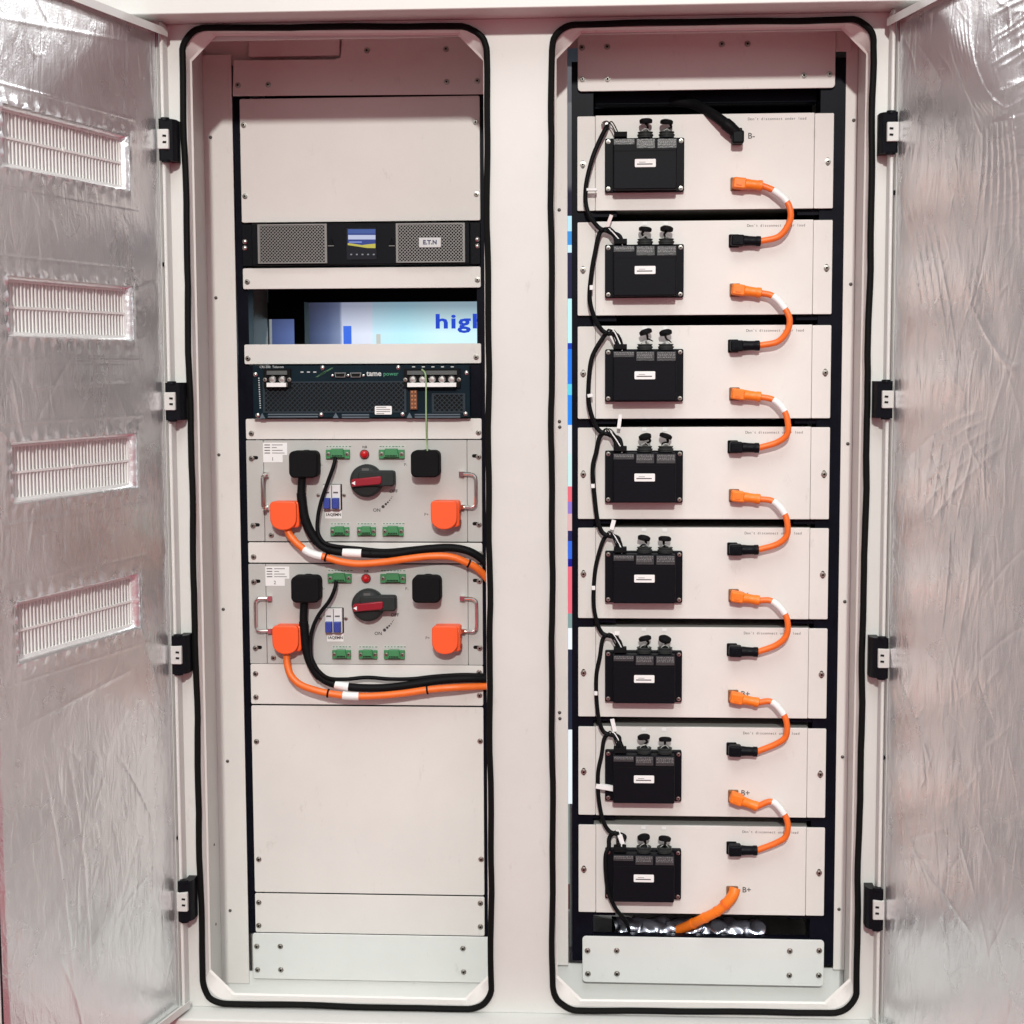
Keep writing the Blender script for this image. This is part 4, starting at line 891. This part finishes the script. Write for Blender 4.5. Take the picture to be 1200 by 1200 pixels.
# dust caps on their cords (local meshes, so each can dangle differently)
def cap_mesh(var):
    b = MB()
    b.lathe((0, 0, 0), (0, 0.15, 1), [(0.0080, -0.0045), (0.0118, -0.0040), (0.0124, -0.0005), (0.0122, 0.0022), (0.0085, 0.0046), (0.002, 0.0052)], 16)
    P = spline([(0.003+0.004*var, -0.002, -0.004), (0.006+0.003*var, -0.004, -0.009), (0.001-0.002*var, -0.002, -0.0135), (-0.002*var, 0.002, -0.017), (0.002, 0.004, -0.022)], 4)
    b.tube(P, [0.0026-0.0016*i/(len(P)-1) for i in range(len(P))], 7)
    return b.mesh('dust_cap', [BLACKM])
CAPM = [cap_mesh(0.2), cap_mesh(1.0), cap_mesh(-0.8)]
def strap_mesh():
    b = MB(); P = spline([(-0.006, 0.002, -0.026), (-0.008, 0.0, -0.020), (-0.004, -0.003, -0.015), (0.001, -0.002, -0.013)], 4); b.tube(P, 0.0009, 6)
    P = spline([(0.006, 0.003, -0.026), (0.0075, 0.001, -0.019), (0.003, -0.001, -0.014), (0.001, -0.002, -0.013)], 4); b.tube(P, 0.0009, 6)
    return b.mesh('cap_cord', [PAPERG])
CORD = strap_mesh()
for i, (a, c) in enumerate(((778, 186), (942, 190))):
    p = at(*CK(a, c), YB-0.024); o = put(CAPM[i], 'dust_cap', pk, p, rot=(0.3, 0, 0)); child(o, pk)
    q = put(CORD, 'cap_cord', pk, p, rot=(0, 0, 0))
    pa = at(*CK(a-6, 146), YB-0.003); MB().rplate(pa.x-0.0042, pa.x+0.0042, pa.z-0.0030, pa.z+0.0030, YB-0.0010, YB-0.0024, 0.0006, 0.0003).build('white_tab', PAPER, pk)
# warning line, printed in wide-set letters
zt = pz+PH/2
def mono(body, x0, x1, z, size):
    b = MB(); n = len(body)
    for i, ch in enumerate(body):
        if ch == ' ': continue
        m_ = text_mb(ch, size, x0+(x1-x0)*(i+0.5)/n, z, YB-0.0014); b.add(m_.v, m_.f)
    return b
xa, xb = at(877, 141.5, YB).x, at(945.5, 141.5, YB).x
mono("Don't disconnect under load", xa, xb, zt-0.0095, 0.0072).build('lettering', INKG, pk, smooth=False)
packs = []
for i in range(8):
    o = pk if i == 1 else copy_tree(pk); packs.append(o)
for i, o in enumerate(packs):
    o.location.z = PZ[i]-PH/2; ROOT[o.name] = o.location.copy()
    o.location.x += 0.0008*(i-3.5)/3.5
    if i == 0: lab = 'topmost cream battery module, with the black B- cable plugged in'
    elif i == 7: lab = 'lowest cream battery module, with the thick orange B+ cable plugged in'
    elif i == 6: lab = 'seventh cream battery module from the top, a paper tag crossing its black box'
    else: lab = '%s cream battery module from the top of the right bay' % ordn[i]
    o['label'] = lab
    for c in o.children:
        if c.name.startswith('dust_cap'):
            c.data = random.choice(CAPM); c.rotation_euler = (random.uniform(0.0, 0.6), random.uniform(-0.35, 0.35), random.uniform(0, 6.28)); c.location.x += random.uniform(-0.0015, 0.0015); c.location.z += random.uniform(-0.002, 0.0015)
            if i == 2: c.location.z += 0.004
def mark(i, tx, px, py):
    p = at(px, py, YB-0.0012); o = packs[i]; m_ = text_mb(tx, 0.0155, p.x, p.z, YB-0.0014, bold=0.0002).mesh('lettering', INKG, o.location, smooth=False)
    c = bpy.data.objects.new('lettering', m_); COL.objects.link(c); c.parent = o
mark(0, 'B-', 880.5, 159.5); mark(7, 'B+', 875, 1043)
for i, yy in ((1, 338), (2, 459.5), (3, 578.5), (4, 695), (5, 811), (6, 927)): mark(i, 'B+', 873.5, yy+2.5)      # mostly covered by the plugs
# shelf rails under every module
for i in range(8):
    zb = PZ[i]-PH/2; zl = PZ[i+1]+PH/2 if i < 7 else zb-0.016
    for a0, a1 in ((PX0+0.001, PX0+0.074), (PX1-0.066, PX1-0.001)):
        b = MB(); b.box(a0, a1, YR+0.0105, YR+0.46, zb-0.0105, zb-0.0005); b.build('shelf_rail', NAVY, cab, smooth=False)
# ---- jumper cables between neighbouring modules
UPY = [216, 340, 461.5, 580.5, 697.5, 815.5, 932.5]; DNY = [282.5, 405.5, 523.5, 643, 761, 877, 993]
DX = [0, -1, -1.5, -2, -2.5, -3, -3]
def plug(parent, px0, py, ang, bodym, sock, nm):
    """right-angle plug lying along +X on a module front; returns cable start"""
    s = at(px0, py, YB); mm_ = MB()
    f = MB(); f.rplate(s.x-0.0115, s.x+0.0085, s.z-0.0125, s.z+0.0125, YB-0.0014, YB-0.0055, 0.0025, 0.001)
    for q in (1, -1):
        f.lathe((s.x-0.0075, YB-0.005, s.z+q*0.0092), (0, -1, 0), [(0.0022, 0), (0.0022, 0.0016), (0.001, 0.002)], 8)
    f.build('socket', sock, parent)
    Rm = Matrix.Rotation(-ang, 3, 'Y'); o_ = Vector((s.x, 0, s.z))
    b = MB(); b.rplate(-0.0085, 0.0165, -0.0105, 0.0105, YB-0.0050, YB-0.0295, 0.004, 0.003)
    b.lathe((0.012, YB-0.0185, 0), (1, 0, 0), [(0.0096, 0), (0.0100, 0.006), (0.0092, 0.014), (0.0090, 0.026), (0.0098, 0.0275), (0.0098, 0.0345), (0.0080, 0.0355), (0.007, 0.0355)], 16)
    b.box(-0.002, 0.008, YB-0.0315, YB-0.0290, -0.004, 0.004)
    b.v = [Rm @ v + o_ for v in b.v]; b.build(nm, bodym, parent)
    return Rm @ Vector((0.046, YB-0.0185, 0)) + o_
wordn = ['first', 'second', 'third', 'fourth', 'fifth', 'sixth', 'seventh']
lowo = ['second', 'third', 'fourth', 'fifth', 'sixth', 'seventh', 'lowest']
for i in range(7):
    x_u, x_d = 863+DX[i], 861+DX[i]
    ang = math.radians((-6, -8, -7, -7, -9, -11, -20)[i])
    s = at(x_u, UPY[i], YB)
    t = thing('jumper_cable', 'short orange jumper cable linking the %s battery module to the %s one' % (ordn[i] if i else 'topmost', lowo[i]), 'jumper cable', (s.x, YB, s.z), 'orange jumper cables between modules')
    p0_ = plug(t, x_u, UPY[i], ang, ORANGEP, mat('brown_socket', (0.22, 0.09, 0.03), 0.5) if 'brown_socket' not in MATS else MATS['brown_socket'], 'plug')
    p1_ = plug(t, x_d, DNY[i], math.radians(random.uniform(-3, 1)), BLACK, BLACKM, 'plug')
    mid = [at(907+DX[i]+random.uniform(-1, 1), UPY[i]+7.0, YB-0.022), at(920.5+DX[i]+random.uniform(-1.2, 0.8), UPY[i]+19.5+random.uniform(-1, 1), YB-0.026), at(926.3+DX[i]+random.uniform(-1.5, 1), UPY[i]+34, YB-0.028), at(923.5+DX[i], UPY[i]+48, YB-0.026), at(912+DX[i], DNY[i]-5.0, YB-0.022)]
    P = spline([p0_]+mid+[p1_], 8); MB().tube(P, 0.0060, 12).build('sheath', ORANGE, t)
    a0, a1 = int(len(P)*0.17), int(len(P)*0.37); MB().tube(P[a0:a1], 0.0067, 12).build('label_sleeve', PAPER, t)
# ---- B- and B+ leads
p = at(862, 154, YB)
t = thing('negative_cable', 'thick black cable entering the B- socket of the topmost module', 'cable', p)
MB().rplate(p.x-0.010, p.x+0.012, p.z-0.014, p.z+0.006, YB-0.0014, YB-0.006, 0.002, 0.001).build('socket', BLACKM, t)
P = spline([at(866, 160, YB-0.020), at(858, 151.5, YB-0.024), at(845, 141, YB-0.020), at(830, 131, YB-0.002), at(812, 122, 0.19), at(785, 118.5, 0.21), at(750, 120, 0.26), at(720, 122, 0.34)], 8)
MB().tube(P, [0.0112 if i < 9 else (0.0118 if i < 14 else 0.0100) for i in range(len(P))], 14).build('sheath', CABLEB, t)
MB().rplate(at(858, 158, YB-0.03).x, at(872, 158, YB-0.03).x, at(865, 168, YB-0.03).z, at(865, 152.5, YB-0.03).z, YB-0.005, YB-0.034, 0.004, 0.003).build('plug', BLACK, t)
p = at(857, 1046, YB)
t = thing('positive_cable', 'thick orange cable leaving the B+ socket of the lowest module', 'cable', p)
MB().rplate(p.x-0.010, p.x+0.013, p.z-0.008, p.z+0.014, YB-0.0014, YB-0.006, 0.002, 0.001).build('socket', MATS['brown_socket'], t)
P = spline([at(861.5, 1040.5, YB-0.022), at(859, 1049, YB-0.026), at(851, 1059, YB-0.026), at(841, 1067.5, YB-0.022), at(825, 1076, YB-0.010), at(806, 1085, 0.175), at(785, 1094, 0.21), at(765, 1104, 0.26)], 8)
MB().tube(P, [0.0108 if i < 17 else 0.0098 for i in range(len(P))], 14).build('sheath', ORANGEP, t)
MB().tube(P[16:19], 0.0118, 14).build('collar', ORANGE, t)
for k in (24, 31, 37): MB().tube(P[k:k+2], 0.0106, 14).build('collar', ORANGEP, t)
# ---- communication leads chained down the left of the modules
KN = [(710.5, 147), (705, 269), (709.5, 390), (705.5, 507), (710, 627), (709, 744), (711, 860), (717, 976)]   # knots
BULGE = [(689.5, 200, 683.5, 235), (693.5, 318, 691, 350), (690.5, 440, 689.8, 470), (694.5, 550, 697, 585), (697, 672, 695.5, 705), (699, 790, 699, 818), (701, 905, 701.5, 935), (709.5, 1005, 712, 1040)]
for i in range(8):
    k = KN[i]; bu = BULGE[i]; yq = YB-0.020
    pts = [(729, TOPS[i]+27, YB-0.025), (726, k[1]+8, YB-0.022), (k[0]+12, k[1]+4, YB-0.020), (k[0]+3, k[1]+0.5, YB-0.018), (k[0]-3, k[1]+6, yq), (bu[0]+4, (k[1]+bu[1])/2+2, yq-0.002), (bu[0], bu[1], yq-0.004), (bu[2], bu[3], yq-0.002)]
    if i == 0: pts = [(k[0]+1, k[1], YB-0.014), (k[0]-1.5, k[1]+5, yq), (702, 166, yq), (694, 186, yq-0.003), (687, 215, yq-0.003), (686.5, 238, yq)]
    if i < 7:
        k2 = KN[i+1]; pts += [((bu[2]+k2[0])/2-3, k2[1]-16, yq), (k2[0]-4, k2[1]-3, yq+0.002), (k2[0]+4, k2[1]+1.0, YB-0.020), (k2[0]+11, k2[1]+2.0, YB-0.020), (k2[0]+15, k2[1]+6, YB-0.022), (723, TOPS[i+1]+27, YB-0.025)]
        lab = 'thin black lead looping from the %s module down to the %s one' % (('topmost', 'second', 'third', 'fourth', 'fifth', 'sixth', 'seventh')[i], lowo[i])
    else:
        pts += [(720, 1062, yq), (733, 1080, 0.16), (738.5, 1094, 0.20)]; lab = 'thin black lead running down from the lowest module into the dark gap'
    P = spline([at(*q) for q in pts], 8); t = thing('signal_lead', lab, 'lead', P[0], 'signal leads chained between modules')
    MB().tube(P, 0.0042 if i not in (1, 2, 3) else 0.0046, 10).build('sheath', CABLEB, t)
    # fine wires fanning into the socket, a cable tie at the knot, a paper tag
    c = at(k[0], k[1]+1, yq); so_ = at(727, TOPS[i]+28, YB-0.026)
    for w_ in range(4 if i else 2):
        e = so_+Vector(((w_-1.5)*0.0042, random.uniform(-0.003, 0.003), -0.003)); 
        MB().tube(spline([c+Vector((0.001*w_, 0, 0)), c+Vector((0.008+0.003*w_, -0.004, 0.006+random.uniform(-0.004, 0.003))), e+Vector((0, -0.002, 0.010)), e], 5), 0.0012, 6).build('fine_wire', CABLEB if w_ != 2 else PAPER, t)
    if i:
        ti = MB(); R0 = 0.0068
        ti.tube([c+Vector((R0*math.cos(a)*0.8, R0*math.sin(a), R0*0.5*math.cos(a)+random.uniform(-0.0003, 0.0003))) for a in np.linspace(0, 2*math.pi, 13)[:-1]], 0.0016, 6, closed=True); ti.build('cable_tie', BLACKM, t)
    tg = {0: (688.5, 222, 10, 3, 0), 1: (693, 337, 3.2, 5.5, 1), 2: (691.5, 463.5, 5, 4, 0.2), 3: (694.8, 569.5, 3.5, 5, 0.05), 4: (695.5, 689, 3.5, 5, 0), 5: (698.3, 812.5, 3.2, 5, 0), 6: (709, 923, 18, 6, -0.16), 7: (728, 984, 4.5, 12, 0.3)}[i]
    c = at(tg[0]+(5 if i == 0 else 0), tg[1], YB-0.027); hw, hh = tg[2]*0.0016/2*1.25, tg[3]*0.0016/2; a = tg[4] if i not in (1,) else 0
    pl = [(-hw, -hh), (hw, -hh), (hw, hh), (-hw, hh)]; ca, sa = math.cos(a), math.sin(a)
    MB().prism([(c.x+x*ca-z*sa, c.z+x*sa+z*ca) for x, z in pl], c.y+0.010, c.y-0.0008, 0.0004).build('paper_tag', PAPER, t)
    if i in (1, 2, 3, 4, 5, 6):      # upright flag tag standing above the knot
        f = {1: (714, 259, 4.2, 15, -0.35), 2: (719, 398, 4.5, 17, 0.45), 3: (726, 494, 4.2, 17, -0.12), 4: (718, 615, 5, 12, -0.25), 5: (723, 742, 6, 5, 0), 6: (719, 850, 5, 16, 0.22)}[i]
        c = at(f[0], f[1], YB-0.022); hw, hh = f[2]*0.0016/2, f[3]*0.0016/2; a = f[4]; ca, sa = math.cos(a), math.sin(a)
        MB().prism([(c.x+x*ca-z*sa, c.z+x*sa+z*ca) for x, z in [(-hw, -hh), (hw, -hh), (hw, hh), (-hw, hh)]], c.y+0.0006, c.y-0.0006, 0.0002).build('paper_tag', mat('pinkish_tag_paper', (0.72, 0.62, 0.62), 0.6) if 'pinkish_tag_paper' not in MATS else MATS['pinkish_tag_paper'] if i == 1 else PAPER, t)
    if i == 0:
        c0_ = at(710, 147.5, YB); MB().lathe(c0_, (0.1, -1, 0.05), [(0.0095, 0), (0.0095, 0.004), (0.0072, 0.005), (0.0068, 0.014), (0.0045, 0.016), (0.003, 0.018)], 16).build('round_plug', mat('bright_nickel', (0.75, 0.74, 0.73), 0.18, metal=1), t)
# ---- foil-wrapped duct lying in the bottom gap
R = np.random.default_rng(5); c0_ = at(719, 1081, 0.24); c1_ = at(892, 1080, 0.24); nL, nC = 90, 40; vs = []
for i in range(nL):
    t_ = i/(nL-1); x = c0_.x+(c1_.x-c0_.x)*t_
    for k in range(nC):
        a = 2*math.pi*k/nC; rr0 = 0.036*(1+0.07*math.sin(i*0.45+2*math.sin(a*2))+0.05*math.sin(a*4+i*0.33)+0.05*math.sin(i*0.8-a*3))
        if 0.60 < t_ < 0.66: rr0 *= 0.72
        rr0 += R.normal(0, 0.0002); vs.append((x+0.004*math.sin(a*3+i*0.5), 0.213+rr0*math.cos(a)*0.8, c0_.z-0.004+rr0*math.sin(a)*0.66))
fs = [(i*nC+k, i*nC+(k+1) % nC, (i+1)*nC+(k+1) % nC, (i+1)*nC+k) for i in range(nL-1) for k in range(nC)]+[list(range(nC)), [(nL-1)*nC+k for k in range(nC)]]
du = MB().add(vs, fs).build('foil_duct', FOILC, None, angle=70)
du['label'] = 'crumpled foil-wrapped duct lying in the dark gap under the lowest module'; du['category'] = 'duct'

# ================================================================== lit exhibition wall seen through the openings behind the cabinet
YD = 1.60
dw = thing('display_wall', 'lit blue and white display wall glimpsed through the gap in the left rack', 'display wall', (0, YD+0.05, 0))
MB().box(-1.2, 1.2, YD, YD+0.05, 0.0, 2.4).build('board', mat('display_board', (0.03, 0.03, 0.05), 0.5), dw, smooth=False)
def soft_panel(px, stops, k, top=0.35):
    """lit panel, blurred reflections painted in as soft colour changes from left to right, dimmer along its upper edge"""
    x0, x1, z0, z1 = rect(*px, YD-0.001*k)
    m_ = mat('soft_lit_reflections_%d' % k, (0.02, 0.02, 0.02), 0.4, emit=(1, 1, 1)); N = m_.node_tree.nodes; L = m_.node_tree.links
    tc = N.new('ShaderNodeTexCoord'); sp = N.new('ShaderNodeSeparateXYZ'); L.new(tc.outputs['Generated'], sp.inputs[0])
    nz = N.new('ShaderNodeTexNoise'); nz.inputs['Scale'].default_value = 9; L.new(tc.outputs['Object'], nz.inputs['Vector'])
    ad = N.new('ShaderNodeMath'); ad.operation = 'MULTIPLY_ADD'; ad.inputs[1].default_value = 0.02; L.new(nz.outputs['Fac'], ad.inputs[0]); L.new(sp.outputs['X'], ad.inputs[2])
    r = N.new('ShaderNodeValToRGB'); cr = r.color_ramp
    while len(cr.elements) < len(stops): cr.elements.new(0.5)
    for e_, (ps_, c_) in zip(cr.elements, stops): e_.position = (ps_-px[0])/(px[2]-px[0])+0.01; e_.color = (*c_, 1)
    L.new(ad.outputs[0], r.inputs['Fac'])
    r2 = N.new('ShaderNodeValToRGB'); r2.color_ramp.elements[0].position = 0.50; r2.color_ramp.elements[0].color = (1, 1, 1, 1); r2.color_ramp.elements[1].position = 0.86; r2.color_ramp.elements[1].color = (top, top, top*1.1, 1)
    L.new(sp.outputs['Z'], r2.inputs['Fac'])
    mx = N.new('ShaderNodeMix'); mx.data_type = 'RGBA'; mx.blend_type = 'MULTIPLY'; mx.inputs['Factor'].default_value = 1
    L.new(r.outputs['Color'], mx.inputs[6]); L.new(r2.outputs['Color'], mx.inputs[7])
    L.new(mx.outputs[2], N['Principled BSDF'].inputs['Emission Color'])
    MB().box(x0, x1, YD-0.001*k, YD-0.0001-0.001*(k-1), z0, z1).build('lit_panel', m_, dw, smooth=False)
def dpanel(px, colr, k, e=1.0):
    x0, x1, z0, z1 = rect(*px, YD-0.001*k); nm = 'lit_panel_%.2f_%.2f_%.2f_%.2f' % (*colr, e)
    MB().box(x0, x1, YD-0.001*k, YD-0.0001-0.001*(k-1), z0, z1).build('lit_panel', MATS.get(nm) or mat(nm, (0.02, 0.02, 0.02), 0.4, emit=colr, estr=e), dw, smooth=False)
soft_panel((270, 346, 620, 436), [(270, (0.01, 0.015, 0.06)), (318, (0.03, 0.06, 0.17)), (345, (0.08, 0.13, 0.33)), (364, (0.02, 0.04, 0.10)), (385, (0.09, 0.13, 0.26)), (400, (0.20, 0.26, 0.42)), (403, (0.66, 0.72, 0.90)), (436, (0.74, 0.80, 0.93)), (440, (0.58, 0.84, 0.96)), (475, (0.52, 0.88, 0.98)), (520, (0.66, 0.92, 0.98)), (600, (0.60, 0.88, 0.97))], 1)  # blurred reflections in the gap, painted as a glowing colour ramp
dpanel((402.5, 382, 412, 420), (0.04, 0.15, 0.75), 3, 1.0)
dpanel((441, 391.5, 446, 410), (0.55, 0.56, 0.52), 3, 1.0)
p = at(509.5, 377.5, YD-0.003); b = text_mb('high', 0.0560, p.x, p.z, YD-0.003, bold=0.0016, align='LEFT', ext=0.0008, spacing=1.12); b.v = [Vector((p.x+(v.x-p.x)*1.42, v.y, v.z)) for v in b.v]; b.build('lettering', mat('lit_blue_letters', (0.01, 0.02, 0.2), 0.4, emit=(0.015, 0.06, 0.50), estr=1), dw, smooth=False)
for (y0, y1, colr, e) in ((120, 253, (0.01, 0.01, 0.03), 1), (253, 271, (0.50, 0.80, 0.95), 1), (271, 287, (0.05, 0.28, 0.70), 1), (287, 296, (0.60, 0.85, 0.95), 1), (296, 350, (0.02, 0.02, 0.06), 1), (350, 402, (0.55, 0.90, 0.95), 1), (402, 409, (0.01, 0.05, 0.45), 1),
        (409, 450, (0.02, 0.20, 0.85), 1), (450, 463, (0.12, 0.65, 0.85), 1), (463, 498, (0.02, 0.25, 0.90), 1), (498, 532, (0.75, 0.80, 0.85), 1), (532, 570, (0.60, 0.85, 0.85), 1), (570, 588, (0.85, 0.15, 0.20), 1), (588, 602, (0.30, 0.20, 0.60), 1), (602, 622, (0.75, 0.45, 0.45), 1), (622, 634, (0.02, 0.02, 0.10), 1),
        (634, 655, (0.04, 0.15, 0.75), 1), (655, 664, (0.01, 0.01, 0.25), 1), (664, 719, (0.85, 0.14, 0.20), 1), (719, 736, (0.22, 0.33, 0.33), 1), (736, 761, (0.85, 0.90, 0.95), 1), (761, 855, (0.02, 0.025, 0.05), 1), (855, 942, (0.80, 0.88, 0.92), 1), (942, 1120, (0.22, 0.27, 0.26), 1)):
    dpanel((655, y0, 684, y1), colr, 1, e)
